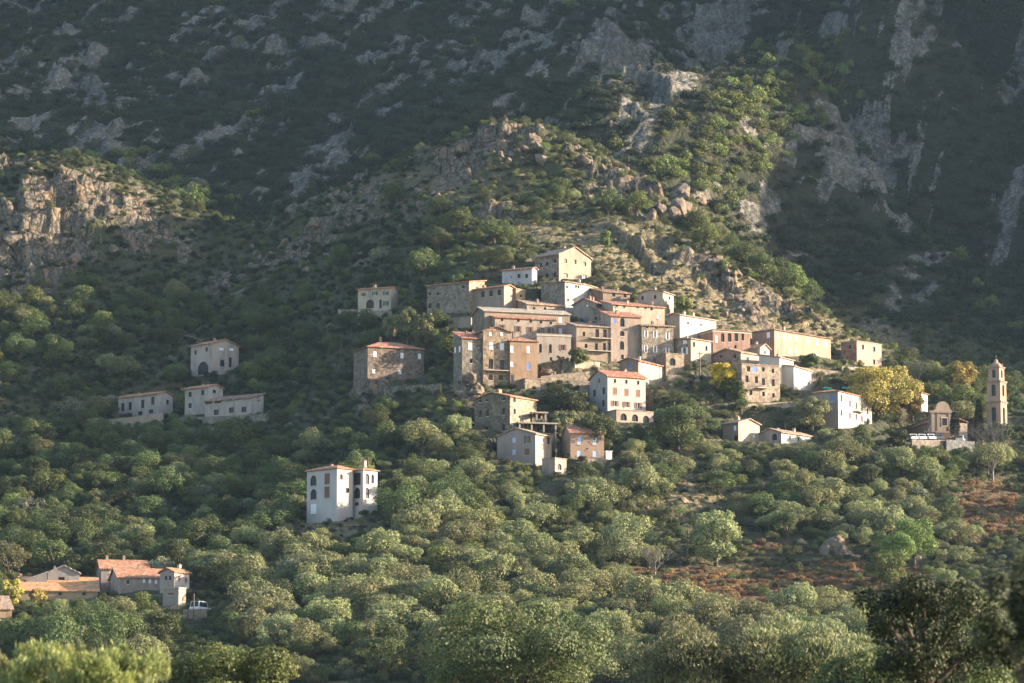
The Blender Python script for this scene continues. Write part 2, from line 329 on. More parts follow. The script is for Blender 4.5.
# ------------------------------------------------------------------ the ground, one sheet
def ground_mat():
    t = NT('hillside'); o = t.pos()
    at = lambda n: t.n('ShaderNodeAttribute', attribute_name=n).outputs['Fac']
    rock, dry, fern, far = at('rock'), at('dry'), at('fern'), at('far')
    n1 = t.noise(o, .25, 6, .65); n2 = t.noise(o, 1.3, 5, .7); n3 = t.noise(o, .06, 5, .6)
    soil = t.ramp(n2, [(.3, (.045, .040, .022)), (.55, (.085, .074, .042)), (.75, (.14, .115, .07))])
    grass = t.ramp(n1, [(.35, (.03, .042, .016)), (.6, (.06, .07, .028))])
    g = t.mix(n3, soil, grass)
    g = t.mix(far, g, t.ramp(n2, [(.3, (.018, .024, .012)), (.55, (.032, .036, .018)), (.75, (.07, .06, .035))]))
    g = t.mix(dry, g, t.ramp(n2, [(.3, (.10, .085, .05)), (.5, (.20, .16, .095)), (.72, (.30, .245, .15))]))
    g = t.mix(t.math('MULTIPLY', fern, .9), g, t.ramp(n2, [(.3, (.06, .038, .02)), (.55, (.14, .08, .042)), (.75, (.20, .13, .075))]))
    rk = t.ramp(n2, [(.28, (.065, .052, .040)), (.5, (.155, .125, .095)), (.72, (.29, .24, .185))])
    rk2 = t.mix(t.ramp(n1, [(.48, (0, 0, 0)), (.62, (.75, .75, .75))]), rk, t.ramp(n2, [(.3, (.11, .07, .045)), (.7, (.33, .21, .13))]))
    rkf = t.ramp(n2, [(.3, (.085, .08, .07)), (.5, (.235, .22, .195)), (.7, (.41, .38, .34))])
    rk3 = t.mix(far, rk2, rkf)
    lich = t.ramp(t.noise(o, .8, 6, .7), [(.52, (0, 0, 0)), (.62, (.8, .8, .8))]); rk4 = t.mix(lich, rk3, (.07, .075, .05))
    ge = t.n('ShaderNodeNewGeometry'); sx = t.n('ShaderNodeSeparateXYZ'); t.l(ge.outputs['Normal'], sx.inputs[0])
    mp = t.n('ShaderNodeMapping'); mp.inputs['Rotation'].default_value = (0, 0, R(-36.9)); mp.inputs['Scale'].default_value = (.45, .11, .2); vr = t.n('ShaderNodeVectorRotate'); vr.rotation_type = 'Z_AXIS'; vr.inputs['Angle'].default_value = R(36.9); t.l(o, vr.inputs[0]); mp.inputs['Rotation'].default_value = (0, 0, 0); t.l(vr.outputs[0], mp.inputs[0]); n4 = t.noise(mp.outputs[0], 1, 8, .75)
    fac = t.math('ADD', rock, t.math('ADD', t.math('MULTIPLY', t.math('SUBTRACT', n2, .5), .7), t.math('MULTIPLY', t.math('MULTIPLY', t.math('SUBTRACT', n4, .5), 2.6), far)))
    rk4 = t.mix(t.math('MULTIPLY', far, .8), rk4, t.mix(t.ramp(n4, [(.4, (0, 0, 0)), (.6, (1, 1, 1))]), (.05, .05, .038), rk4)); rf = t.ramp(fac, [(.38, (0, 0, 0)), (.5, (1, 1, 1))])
    cr = t.n('ShaderNodeMapping'); cr.inputs['Scale'].default_value = (.5, .5, .22); cw = t.n('ShaderNodeVectorMath'); cw.operation = 'ADD'; nz = t.n('ShaderNodeTexNoise'); nz.inputs['Scale'].default_value = .4; t.l(o, nz.inputs['Vector']); sv = t.n('ShaderNodeVectorMath'); sv.operation = 'SCALE'; sv.inputs['Scale'].default_value = 3.0; t.l(nz.outputs['Color'], sv.inputs[0]); t.l(o, cw.inputs[0]); t.l(sv.outputs[0], cw.inputs[1]); t.l(cw.outputs[0], cr.inputs[0])
    ve = t.vor(cr.outputs[0], 1.0, 'DISTANCE_TO_EDGE'); rk4 = t.mix(t.math('MULTIPLY', t.ramp(ve, [(.02, (.8, .8, .8)), (.09, (0, 0, 0))]), t.math('SUBTRACT', 1, t.math('MULTIPLY', far, .8))), rk4, (.03, .028, .02))
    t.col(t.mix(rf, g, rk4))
    hh = t.math('ADD', t.math('MULTIPLY', ve, 1.6), t.noise(o, .8, 7, .7))
    hf = t.math('ADD', t.math('MULTIPLY', t.vor(o, .28, 'DISTANCE_TO_EDGE'), 1.5), t.noise(o, .35, 8, .7))
    hh = t.math('ADD', t.math('MULTIPLY', hh, t.math('SUBTRACT', 1, far)), t.math('MULTIPLY', t.math('MULTIPLY', hf, far), 3.2))
    t.bump(hh, 1.0, .9); return t.m
def grid():
    us = np.concatenate([np.linspace(-.2, -.15, 25)[:-1], np.linspace(-.15, .15, 372), np.linspace(.15, .2, 25)[1:]])
    ys = np.concatenate([np.arange(20, 500, 12), np.arange(500, 610, 2), np.arange(610, 950, .85), np.arange(950, 1350, 1.6), np.arange(1350, 2100, 12)])
    U, Y = np.meshgrid(us, ys); X = U * Y
    k = np.linspace(1, 0, 40)[None, :-1]; ye = ys[:, None]
    XL = -620 * k + -.2 * ye * (1 - k); XR = 620 * k + .2 * ye * (1 - k)
    X = np.concatenate([XL, X, XR[:, ::-1]], 1); Y = np.repeat(ye, X.shape[1], 1)
    h, rock, dry, fern, far = hfun(X, Y, True)
    nr, nc = X.shape
    # near rows behind and under the camera
    v = np.stack([X, Y, h], -1).reshape(-1, 3)
    i = np.arange(nr - 1)[:, None] * nc + np.arange(nc - 1)[None]; q = np.stack([i, i + 1, i + nc + 1, i + nc], -1).reshape(-1, 4)
    me = bpy.data.meshes.new('hillside'); me.vertices.add(len(v)); me.vertices.foreach_set('co', v.astype(np.float32).ravel())
    me.loops.add(q.size); me.loops.foreach_set('vertex_index', q.astype(np.int32).ravel())
    me.polygons.add(len(q)); me.polygons.foreach_set('loop_start', np.arange(0, q.size, 4, dtype=np.int32)); me.polygons.foreach_set('loop_total', np.full(len(q), 4, np.int32))
    me.update(calc_edges=True)
    me.polygons.foreach_set('use_smooth', np.full(len(q), True))
    for nme, a in (('rock', rock), ('dry', dry), ('fern', fern), ('far', far)):
        at = me.attributes.new(nme, 'FLOAT', 'POINT'); at.data.foreach_set('value', a.astype(np.float32).ravel())
    me.materials.append(ground_mat()); me.validate()
    return link(bpy.data.objects.new('hills', me), kind='structure')
def foreground():
    mb = MB().mat(GROUND.data.materials[0])
    xs = np.linspace(-20, 20, 21); ys = np.linspace(-60, 20, 17); X, Y = np.meshgrid(xs, ys); h = hfun(X, Y)
    for j in range(16):
        for i in range(20): mb.poly([(X[j+a, i+b] , Y[j+a, i+b], h[j+a, i+b]) for a, b in ((0,0),(0,1),(1,1),(1,0))])
    mb.build('ground', kind='structure')

# ------------------------------------------------------------------ air
def haze():
    m = bpy.data.materials.new('haze'); m.use_nodes = True; t = m.node_tree; t.nodes.remove(t.nodes['Principled BSDF'])
    v = t.nodes.new('ShaderNodeVolumePrincipled'); v.inputs['Color'].default_value = (.52, .74, 1, 1); v.inputs['Density'].default_value = HAZE_D; v.inputs['Anisotropy'].default_value = .3
    t.links.new(v.outputs[0], t.nodes['Material Output'].inputs['Volume'])
    mb = MB().mat(m); mb.box(-640, 640, -80, 2110, -40, 700); o = mb.build('haze', kind='stuff'); m.cycles.homogeneous_volume = True if hasattr(m.cycles, 'homogeneous_volume') else None
HAZE_D = .000032

# ------------------------------------------------------------------ foliage
def leaf_mat(name, c, trans=.3, var=.45, gloss=.25):
    t = NT(name); o = t.pos()
    oi = t.n('ShaderNodeObjectInfo').outputs['Random']
    n = t.noise(o, .8, 3); at = t.n('ShaderNodeAttribute', attribute_name='tone').outputs['Fac']
    a = t.ramp(at, [(0, sc(c, 1 - var)), (.5, c), (1, (min(1, c[0] * 1.5 + .01), min(1, c[1] * 1.35 + .01), c[2] * 1.1))])
    hs = t.n('ShaderNodeHueSaturation'); t.l(a, hs.inputs['Color'])
    t.l(t.math('ADD', t.math('MULTIPLY', oi, .045), .484), hs.inputs['Hue']); t.l(t.math('ADD', t.math('MULTIPLY', oi, .7), .68), hs.inputs['Value'])
    t.l(t.math('ADD', t.math('MULTIPLY', n, .4), .75), hs.inputs['Saturation'])
    t.col(hs.outputs[0]); t.b.inputs['Roughness'].default_value = .6
    tr = t.n('ShaderNodeBsdfTranslucent'); t.l(hs.outputs[0], tr.inputs[0]); mx = t.n('ShaderNodeMixShader'); mx.inputs[0].default_value = trans
    t.l(t.b.outputs[0], mx.inputs[1]); t.l(tr.outputs[0], mx.inputs[2]); t.l(mx.outputs[0], t.out.inputs[0]); return t.m
LM = dict(olive=leaf_mat('olive_leaves', (.185, .196, .088)), oak=leaf_mat('oak_leaves', (.078, .100, .034)), scrub=leaf_mat('scrub_leaves', (.098, .112, .042)),
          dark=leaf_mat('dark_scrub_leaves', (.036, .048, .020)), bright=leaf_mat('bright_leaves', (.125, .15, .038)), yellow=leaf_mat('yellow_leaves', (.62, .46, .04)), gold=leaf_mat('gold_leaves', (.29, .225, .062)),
          fern=leaf_mat('bracken_fronds', (.21, .115, .055)), straw=leaf_mat('dry_grass_blades', (.33, .275, .18)), grey=leaf_mat('grey_leaves', (.17, .18, .12)), dead=leaf_mat('bare_twigs', (.22, .18, .15)), cypress=leaf_mat('cypress_leaves', (.018, .030, .012)),
          farscrub=leaf_mat('far_scrub_leaves', (.030, .044, .021)), pine=leaf_mat('pine_needles', (.12, .165, .04)), fig=leaf_mat('agave_leaves', (.16, .20, .14)))
BARK = paint('bark', (.10, .08, .06), .95, .4)
def leaf_mesh(name, mat, lobes, n, size, seed, aspect=1.0, jitter=.5, inner=.12, spike=0):
    """lobes: (cx, cy, cz, rx, ry, rz); leaf-sized faces on and in them"""
    r = np.random.default_rng(seed); L = np.array(lobes); ar = (L[:, 3] * L[:, 4] + L[:, 5] * L[:, 3]); k = r.choice(len(L), n, p=ar / ar.sum())
    d = r.normal(size=(n, 3)); d /= np.linalg.norm(d, axis=1)[:, None]
    d[:, 2] = np.where((d[:, 2] < -.5) & (r.random(n) < .6), -d[:, 2], d[:, 2])
    rad = 1 - np.abs(r.normal(size=n)) * inner; lump = 1 + .16 * np.sin(d[:, 0] * 7 + k * 2.1) * np.sin(d[:, 1] * 6 + k) + .1 * np.sin(d[:, 2] * 13 + k)
    c = L[k, :3] + d * L[k, 3:] * (rad * lump)[:, None]
    nn = d + r.normal(size=(n, 3)) * jitter; nn /= np.linalg.norm(nn, axis=1)[:, None]
    a = np.cross(nn, r.normal(size=(n, 3))); a /= np.linalg.norm(a, axis=1)[:, None]
    if spike:
        up = np.tile([0, 0, 1.], (n, 1)) + d * .6 + r.normal(size=(n, 3)) * .25; a = a * (1 - spike) + up * spike; a /= np.linalg.norm(a, axis=1)[:, None]; nn = np.cross(a, r.normal(size=(n, 3))); nn /= np.linalg.norm(nn, axis=1)[:, None]
    b = np.cross(nn, a); s = size * (.6 + .8 * r.random(n))[:, None]
    a = a * s * aspect; b = b * s / aspect ** .5
    v = np.stack([c - a * .5, c + b * .42, c + a * .5, c - b * .42], 1).reshape(-1, 3)
    me = bpy.data.meshes.new(name); me.vertices.add(4 * n); me.vertices.foreach_set('co', v.astype(np.float32).ravel())
    me.loops.add(4 * n); me.loops.foreach_set('vertex_index', np.arange(4 * n, dtype=np.int32)); me.polygons.add(n)
    me.polygons.foreach_set('loop_start', np.arange(0, 4 * n, 4, dtype=np.int32)); me.polygons.foreach_set('loop_total', np.full(n, 4, np.int32))
    me.update(calc_edges=True); tone = np.clip(r.random(len(L))[k] * .5 + r.random(n) * .6, 0, 1)
    at = me.attributes.new('tone', 'FLOAT', 'POINT'); at.data.foreach_set('value', np.repeat(tone, 4).astype(np.float32))
    me.materials.append(mat); me.validate(); return me
def crown_lobes(seed, w=1., h=1., n=14, lift=.75, flat=.75, big=.42):
    r = random.Random(seed); ox, oy = r.uniform(.75, 1.15), r.uniform(.75, 1.1); L = [(0, 0, lift * h, w * .55 * ox, w * .55 * oy, h * .5)]
    for i in range(n):
        a = r.random() * 6.283; e = r.uniform(-.35, 1.0); q = math.sqrt(max(0, 1 - max(0, e) ** 2)) * r.uniform(.4, .95)
        s = big * r.uniform(.4, 1.25); L.append((math.cos(a) * q * w * ox, math.sin(a) * q * w * oy, lift * h + e * .52 * h, s * w, s * w, s * w * flat))
    return L
def limbs(seed, h, w, rad=.07, n=5, low=.25):
    mb = MB().mat(BARK); r = random.Random(seed); mb.tube([(0, 0, -.5), (r.uniform(-.05, .05) * w, 0, h * low), (r.uniform(-.1, .1) * w, r.uniform(-.1, .1) * w, h * .55)], [rad * 1.4, rad, rad * .6], 7)
    for i in range(n):
        a = i * 6.283 / n + r.random(); mb.tube([(0, 0, h * low * r.uniform(.7, 1)), (math.cos(a) * w * .3, math.sin(a) * w * .3, h * .5), (math.cos(a) * w * .62, math.sin(a) * w * .62, h * r.uniform(.7, .95))], [rad * .7, rad * .45, rad * .12], 5)
    return mb.mesh('trunk', True)
# unit kinds: crown radius 1, height about 1.7; scaled when planted
VAR = {}
def variants(kind, k, mat, nleaf, size, **kw):
    sp = {a: kw.pop(a) for a in ('aspect', 'spike', 'jitter', 'inner') if a in kw}
    VAR[kind] = [(leaf_mesh('crown', mat, crown_lobes(hash_(kind) + i, **kw), nleaf, size, i + hash_(kind), **sp), limbs(i, 1.3, 1)) for i in range(k)]
def hash_(s): return sum(ord(c) * (i + 3) for i, c in enumerate(s)) % 9973
variants('olive', 8, LM['olive'], 5200, .055, n=17, big=.34, h=.95, aspect=1.3)
variants('oak', 8, LM['oak'], 5200, .055, n=15, big=.38, h=1.0)
variants('bright', 3, LM['bright'], 2600, .075, n=12, h=1.0)
variants('scrub', 7, LM['scrub'], 1300, .10, n=9, h=.75, lift=.55, big=.45)
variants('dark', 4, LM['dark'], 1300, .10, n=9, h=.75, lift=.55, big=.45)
variants('farscrub', 4, LM['farscrub'], 520, .15, n=7, h=.7, lift=.5, big=.5)
variants('farbright', 3, LM['bright'], 600, .15, n=8, h=.85, lift=.6, big=.45)
variants('fern', 3, LM['fern'], 700, .15, n=6, h=.5, lift=.35, big=.5)
variants('grey', 3, LM['grey'], 1500, .09, n=10, h=.85, lift=.6)
VAR['straw'] = [(leaf_mesh('tuft', LM['straw'], [(0, 0, .3, .8, .8, .5), (1.1, .3, .25, .5, .5, .4), (-.6, 1.0, .25, .6, .5, .4)], 200, .22, i, aspect=2.2, spike=.7), None) for i in range(3)]
# boulders
def rock_mat():
    t = NT('weathered_rock'); o = t.pos(); n1 = t.noise(o, .8, 6, .7); n2 = t.noise(o, .15, 4)
    a = t.ramp(n1, [(.3, (.08, .063, .05)), (.5, (.17, .135, .105)), (.72, (.30, .25, .20))]); b = t.ramp(n1, [(.3, (.17, .10, .06)), (.7, (.34, .22, .14))])
    c = t.mix(t.ramp(n2, [(.5, (0, 0, 0)), (.62, (.7, .7, .7))]), a, b); l = t.ramp(t.noise(o, 1.5, 6, .7), [(.55, (0, 0, 0)), (.63, (.8, .8, .8))])
    t.col(t.mix(l, c, (.075, .075, .05))); t.bump(t.noise(o, 1.6, 8, .75), 1, .5); return t.m
ROCKM = rock_mat()
def boulder_mesh(seed):
    r = random.Random(seed); import bmesh
    bm = bmesh.new(); bmesh.ops.create_icosphere(bm, subdivisions=3, radius=1)
    pl = [(Vector((r.gauss(0, 1), r.gauss(0, 1), r.gauss(.2, .8))).normalized(), r.uniform(.45, .8)) for _ in range(13)]
    for v in bm.verts:
        k = min([q / max(.05, v.co.normalized().dot(n)) for n, q in pl if v.co.normalized().dot(n) > .05] + [1.1]); v.co *= min(1.15, k)
        v.co += v.co * .05 * math.sin(v.co.x * 9 + seed) * math.sin(v.co.z * 8)
    bmesh.ops.delete(bm, geom=[], context='VERTS'); me = bpy.data.meshes.new('boulder'); bm.to_mesh(me); bm.free(); me.materials.append(ROCKM); return me
BOULD = [boulder_mesh(i) for i in range(8)]
# ------------------------------------------------------------------ planting
PROTECT = []                          # (px0, px1, py0, py1, distance): sight lines to the houses stay clear as in the photograph
FOOT = []                             # house footprints (cx, cy, radius)
def blocked(x, y, z, r, h):
    px, py = proj(x, y, z + h); s = F / y; w = r * s; pb = py + h * s
    k = .14 if r > 1.4 else .3
    for a, b, c, d, Y in PROTECT:
        if y < Y + 2 and px + w * .7 > a and px - w * .7 < b and py < d - k * (d - c) and pb > c: return True
    for cx, cy, rr in FOOT:
        if (x - cx) ** 2 + (y - cy) ** 2 < (rr + r * .6) ** 2: return True
    return False
def jgrid(x0, x1, y0, y1, cell, umax=.172):
    xs = np.arange(x0, x1, cell); ys = np.arange(y0, y1, cell); X, Y = np.meshgrid(xs, ys)
    X = (X + RNG.random(X.shape) * cell * .95).ravel(); Y = (Y + RNG.random(Y.shape) * cell * .95).ravel()
    k = np.abs(X) < umax * Y; return X[k], Y[k]
PLANTS = []                           # kind, x, y, z, radius, height factor, region text
# (centre, radii, tilt, tree density) of wooded and open ground
WOOD = [(230,490,190,75,10,1.),(60,500,110,90,0,1.),(450,520,170,60,0,1.),(620,470,90,60,0,1.),(820,470,150,60,20,1.),(360,600,420,70,0,1.1),(700,660,420,40,0,1.),(650,410,60,26,20,.9),(560,440,40,20,0,.6),(380,330,60,30,0,.5),(730,395,60,35,0,.9),
        (940,400,90,40,0,.9),(950,470,90,45,0,1.3),(860,520,120,38,0,1.3),(840,465,150,50,0,1.4),(700,445,70,22,0,1.1),(600,500,90,50,0,1.2),(430,440,60,30,0,.8),(400,270,120,25,0,.35),(160,350,200,60,0,.55),(780,290,50,18,40,.75),(800,240,10,10,0,0),(560,210,90,20,0,.75),(500,235,60,14,0,.6),(430,215,50,14,0,.5),(700,232,30,12,40,.7),(930,610,80,30,0,.5),(620,560,80,30,0,.8),(120,560,100,40,0,1.),(600,340,20,10,0,.2)]
OPEN = [(755,588,120,19,3,1.5),(690,480,8,40,0,.8),(985,515,32,20,0,.5),(860,575,50,12,0,.5),(700,505,50,7,0,.5),(330,535,45,12,0,.7),(790,548,60,18,0,.6),(650,275,90,40,25,.8),(390,400,30,20,0,.3)]
def scatter():
    # trees
    X, Y = jgrid(-140, 140, 560, 905, 4.8); Z = hfun(X, Y); PX, PY = proj(X, Y, Z)
    wood = ssum(PX, PY, WOOD) - ssum(PX, PY, OPEN) * 1.1; rock, dry, fern, far = cover(X, Y, Z); nn = fbm(X / 25, Y / 25, 91, 3)
    for i in range(len(X)):
        p = wood[i] + nn[i] * .5 - rock[i] * .5
        if RNG.random() > min(.97, p * 1.15): continue
        px, py = PX[i], PY[i]; lower = py > 500 + (px < 400) * 40 + (px > 700) * -30
        r = (1.5 + 3.9 * RNG.random() ** 1.5) * (1 if lower else .85)
        if wood[i] > .85: r = max(r, RNG.uniform(2.1, 3.4))
        ol = .72 if (px > 560 and py > 420) or (px > 250 and py > 535) else (.45 if px > 380 and py > 430 else .12)
        k = 'olive' if RNG.random() < ol else ('bright' if RNG.random() < .06 else ('grey' if RNG.random() < .05 else 'oak'))
        PLANTS.append([k, X[i], Y[i], Z[i], r, RNG.uniform(.85, 1.15)])
    # maquis on the near hill
    X, Y = jgrid(-160, 160, 560, 975, 2.05); Z = hfun(X, Y); PX, PY = proj(X, Y, Z); rock, dry, fern, far = cover(X, Y, Z); nn = fbm(X / 12, Y / 12, 93, 3)
    dr = ssum(PX, PY, DRY); n3 = fbm(X / 30, Y / 30, 97, 2); fe = ssum(PX, PY, FERN)
    for i in range(len(X)):
        p = .95 - rock[i] * .58 - dr[i] * .38 + nn[i] * .9 + (PX[i] < 450) * .15
        if far[i] > .6 or RNG.random() > p: continue
        if fe[i] > .45 and RNG.random() < .8: k = 'fern'
        else:
            left = PX[i] < 420 and PY[i] < 540
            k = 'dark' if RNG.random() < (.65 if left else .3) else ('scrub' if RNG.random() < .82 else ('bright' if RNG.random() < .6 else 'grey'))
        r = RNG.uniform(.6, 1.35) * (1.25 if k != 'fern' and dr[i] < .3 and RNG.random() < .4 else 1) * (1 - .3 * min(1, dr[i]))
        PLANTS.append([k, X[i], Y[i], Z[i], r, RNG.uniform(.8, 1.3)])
    # small shrubs and weeds in the lanes between the houses
    for i in range(170):
        px, py = 620 + RNG.normal() * 85, 352 + RNG.normal() * 30
        if py < 270: continue
        x, y, z = hit(px, py); r = RNG.uniform(.35, .95)
        if any((x - a) ** 2 + (y - b) ** 2 < (c * .9) ** 2 for a, b, c in FOOT): continue
        PLANTS.append([('scrub', 'bright', 'scrub', 'dark', 'grey')[i % 5], x, y, gz(x, y), r, RNG.uniform(.8, 1.4), 'free'])
    # dry tussocks
    X, Y = jgrid(-150, 150, 620, 930, 1.5); Z = hfun(X, Y); PX, PY = proj(X, Y, Z); dr = ssum(PX, PY, DRY)
    for i in range(len(X)):
        if RNG.random() < dr[i] * .6: PLANTS.append(['straw', X[i], Y[i], Z[i], RNG.uniform(.2, .55), RNG.uniform(.8, 1.4)])
    # far mountain
    X, Y = jgrid(-230, 230, 950, 1420, 2.9); Z = hfun(X, Y); PX, PY = proj(X, Y, Z); rock, dry, fern, far = cover(X, Y, Z); nn = fbm(X / 40, Y / 40, 95, 3)
    sp = ssum(PX, PY, [(800,95,70,35,-25,1.),(700,170,75,35,-20,1.),(740,130,60,40,-35,1.),(650,200,60,25,0,.8),(130,172,60,14,8,.9),(180,200,50,12,12,.9),(860,40,40,20,0,.5)])  # light green bushes mark the sunlit patches; sunlight is in their leaf colour
    for i in range(len(X)):
        if far[i] < .4 or PY[i] < -60 or RNG.random() > .95 - rock[i] * .95 + nn[i] * .35: continue
        k = 'farbright' if RNG.random() < sp[i] * .75 + .008 else 'farscrub'
        PLANTS.append([k, X[i], Y[i], Z[i], RNG.uniform(1.3, 2.8) * (1.15 if k == 'farbright' else 1), RNG.uniform(.8, 1.25)])
NAMES = dict(olive='olive_tree', oak='holm_oak_tree', bright='bright_green_tree', grey='grey_leaved_bush', scrub='maquis_bush', dark='dark_maquis_bush', fern='bracken_clump', straw='dry_grass_tuft', farscrub='mountain_bush', farbright='spur_bush')
def region(px, py, y):
    if y > 965: return ('on the far mountainside', 'far mountainside')
    if py > 540:
        return ('in the lower valley below the white villa', 'lower valley left') if px < 480 else ('in the lower valley by the rusty bracken', 'lower valley right')
    if px < 300: return ('on the shaded slope around the left houses', 'shaded left slope')
    if py > 425: return ('on the slope just below the village', 'slope below the village')
    if py < 262: return ('on the rocky hill above the village', 'rocky hill above')
    return ('among and beside the village houses', 'village terraces')
ADJ = dict(olive='rounded grey-green olive tree', oak='dense dark green holm oak', bright='bright fresh green tree', grey='silvery grey leaved bush', scrub='low green maquis bush', dark='low dark green maquis bush', fern='rusty brown bracken clump', straw='pale dry grass tuft', farscrub='small dark bush', farbright='light green sunlit bush')
CATS = dict(olive='olive tree', oak='oak tree', bright='tree', grey='bush', scrub='bush', dark='bush', fern='bracken', farscrub='bush', farbright='bush')
LIMIT = dict(olive=290, oak=290, bright=120, grey=80, scrub=270, dark=200, fern=200, farbright=200, farscrub=60, straw=0)
def gn_stuff(name, kind, pts, label):
    me = bpy.data.meshes.new(name); n = len(pts); me.vertices.add(n)
    A = np.array([[p[1], p[2], p[3], p[4], p[5]] for p in pts], float); me.vertices.foreach_set('co', A[:, :3].astype(np.float32).ravel())
    def attr(nm, ty, v): a = me.attributes.new(nm, ty, 'POINT'); a.data.foreach_set('vector' if ty == 'FLOAT_VECTOR' else 'value', v.ravel())
    attr('sc', 'FLOAT_VECTOR', np.stack([A[:, 3], A[:, 3], A[:, 3] * A[:, 4]], 1).astype(np.float32)); attr('rt', 'FLOAT_VECTOR', np.stack([RNG.uniform(-.1, .1, n), RNG.uniform(-.1, .1, n), RNG.uniform(0, 6.28, n)], 1).astype(np.float32))
    attr('vi', 'INT', RNG.integers(0, len(VAR[kind]), n).astype(np.int32))
    o = bpy.data.objects.new(name, me); link(o, kind='stuff', label=label)
    g = bpy.data.node_groups.new(name, 'GeometryNodeTree'); g.interface.new_socket('Geometry', in_out='INPUT', socket_type='NodeSocketGeometry'); g.interface.new_socket('Geometry', in_out='OUTPUT', socket_type='NodeSocketGeometry')
    gi = g.nodes.new('NodeGroupInput'); go = g.nodes.new('NodeGroupOutput'); jn = g.nodes.new('GeometryNodeJoinGeometry')
    def na(nm, ty): a = g.nodes.new('GeometryNodeInputNamedAttribute'); a.data_type = ty; a.inputs[0].default_value = nm; return a.outputs[0]
    for k, src in enumerate(SRC[kind]):
        ip = g.nodes.new('GeometryNodeInstanceOnPoints'); oi = g.nodes.new('GeometryNodeObjectInfo'); oi.inputs[0].default_value = src; oi.inputs[1].default_value = True
        cm = g.nodes.new('FunctionNodeCompare'); cm.data_type = 'INT'; cm.operation = 'EQUAL'; g.links.new(na('vi', 'INT'), cm.inputs[2]); cm.inputs[3].default_value = k
        g.links.new(gi.outputs[0], ip.inputs['Points']); g.links.new(cm.outputs[0], ip.inputs['Selection']); g.links.new(oi.outputs['Geometry'], ip.inputs['Instance'])
        g.links.new(na('rt', 'FLOAT_VECTOR'), ip.inputs['Rotation']); g.links.new(na('sc', 'FLOAT_VECTOR'), ip.inputs['Scale']); g.links.new(ip.outputs[0], jn.inputs[0])
    g.links.new(jn.outputs[0], go.inputs[0]); md = o.modifiers.new('plants', 'NODES'); md.node_group = g; return o
SRC = {}
def plant_tree(kind, v, x, y, z, r, hf, label, cat, group, parts=True):
    cm, tm = VAR[kind][v]; rz = RNG.uniform(0, 6.28)
    if parts and tm:
        e = empty(NAMES[kind], (x, y, z - .15), label, cat, group, rz); e.scale = (r, r, r * hf)
        c = link(bpy.data.objects.new('crown', cm), e); link(bpy.data.objects.new('trunk', tm), e); return c
    c = bpy.data.objects.new(NAMES[kind], cm); c.location = (x, y, z - .1); c.rotation_euler.z = rz; c.scale = (r, r, r * hf); link(c, None, label, cat, group); return c
def plant_all():
    scatter(); by = {}
    for p in PLANTS:
        if p[-1] == 'free': p.pop()
        elif blocked(p[1], p[2], p[3], p[4], p[4] * 1.45 * p[5]): continue
        by.setdefault(p[0], []).append(p)
    for kind, L in sorted(by.items()):
        for p in L:
            px, py = proj(p[1], p[2], p[3] + p[4]); p.append(px); p.append(py); inn = 4 < px < 1020 and 4 < py < 679
            p.append((p[4] / p[2]) * (1 if inn else 0))
        L.sort(key=lambda p: -p[8]); n = LIMIT[kind]; one, rest = L[:n], L[n:]; SRC[kind] = []
        if n:
            for i, p in enumerate(one):
                t, gname = region(p[6], p[7], p[2]); v = i % len(VAR[kind])
                c = plant_tree(kind, v, p[1], p[2], p[3], p[4], p[5], ADJ[kind] + ' ' + t, CATS[kind], NAMES[kind].replace('_', ' ') + ' group: ' + gname, kind in ('olive', 'oak', 'bright', 'grey'))
                if i < len(VAR[kind]): SRC[kind].append(c)
        else:
            p = L[0]
            for v in range(len(VAR[kind])): SRC[kind].append(plant_tree(kind, v, L[v][1], L[v][2], L[v][3], L[v][4], L[v][5], 'pale dry grass tuft on the dry golden slope', 'grass', 'dry grass tufts on the golden slope', False))
        if rest: gn_stuff({'straw': 'dry_grass', 'fern': 'bracken'}.get(kind, NAMES[kind] + '_cover'), kind, rest, 'mass of ' + ADJ[kind] + 's on the hillsides')
        print(kind, len(L))
# ------------------------------------------------------------------ houses
WHITE = (.70, .65, .58); PWHITE = (.60, .56, .53); CREAM = (.60, .50, .38); BEIGE = (.44, .36, .27); PINK = (.50, .385, .315); TAN = (.44, .34, .24); ORANGE = (.47, .28, .18); OCHRE = (.50, .35, .20)
ST = (.20, .165, .13); STG = (.21, .19, .165); STL = (.30, .25, .195)
RED = (.32, .125, .075); RORANGE = (.40, .175, .09); RBROWN = (.22, .125, .085); RGREY = (.31, .275, .235); RPALE = (.33, .225, .16)
SH = dict(w=paint('white_shutter_paint', (.74, .74, .76)), n=paint('brown_shutter_paint', (.17, .075, .05)), b=paint('blue_shutter_paint', (.38, .48, .66)), g=paint('green_shutter_paint', (.06, .13, .09)), v=paint('vivid_blue_paint', (.12, .20, .45)))
FR = dict(w=paint('pale_frame_paint', (.62, .60, .56)), s=paint('stone_surround', (.42, .36, .29)), d=paint('dark_frame_wood', (.07, .05, .04)))
IRON = paint('dark_iron', (.04, .04, .045)); WOOD_D = paint('old_wood', (.10, .06, .04)); WHITEP = paint('white_render', (.7, .68, .65))
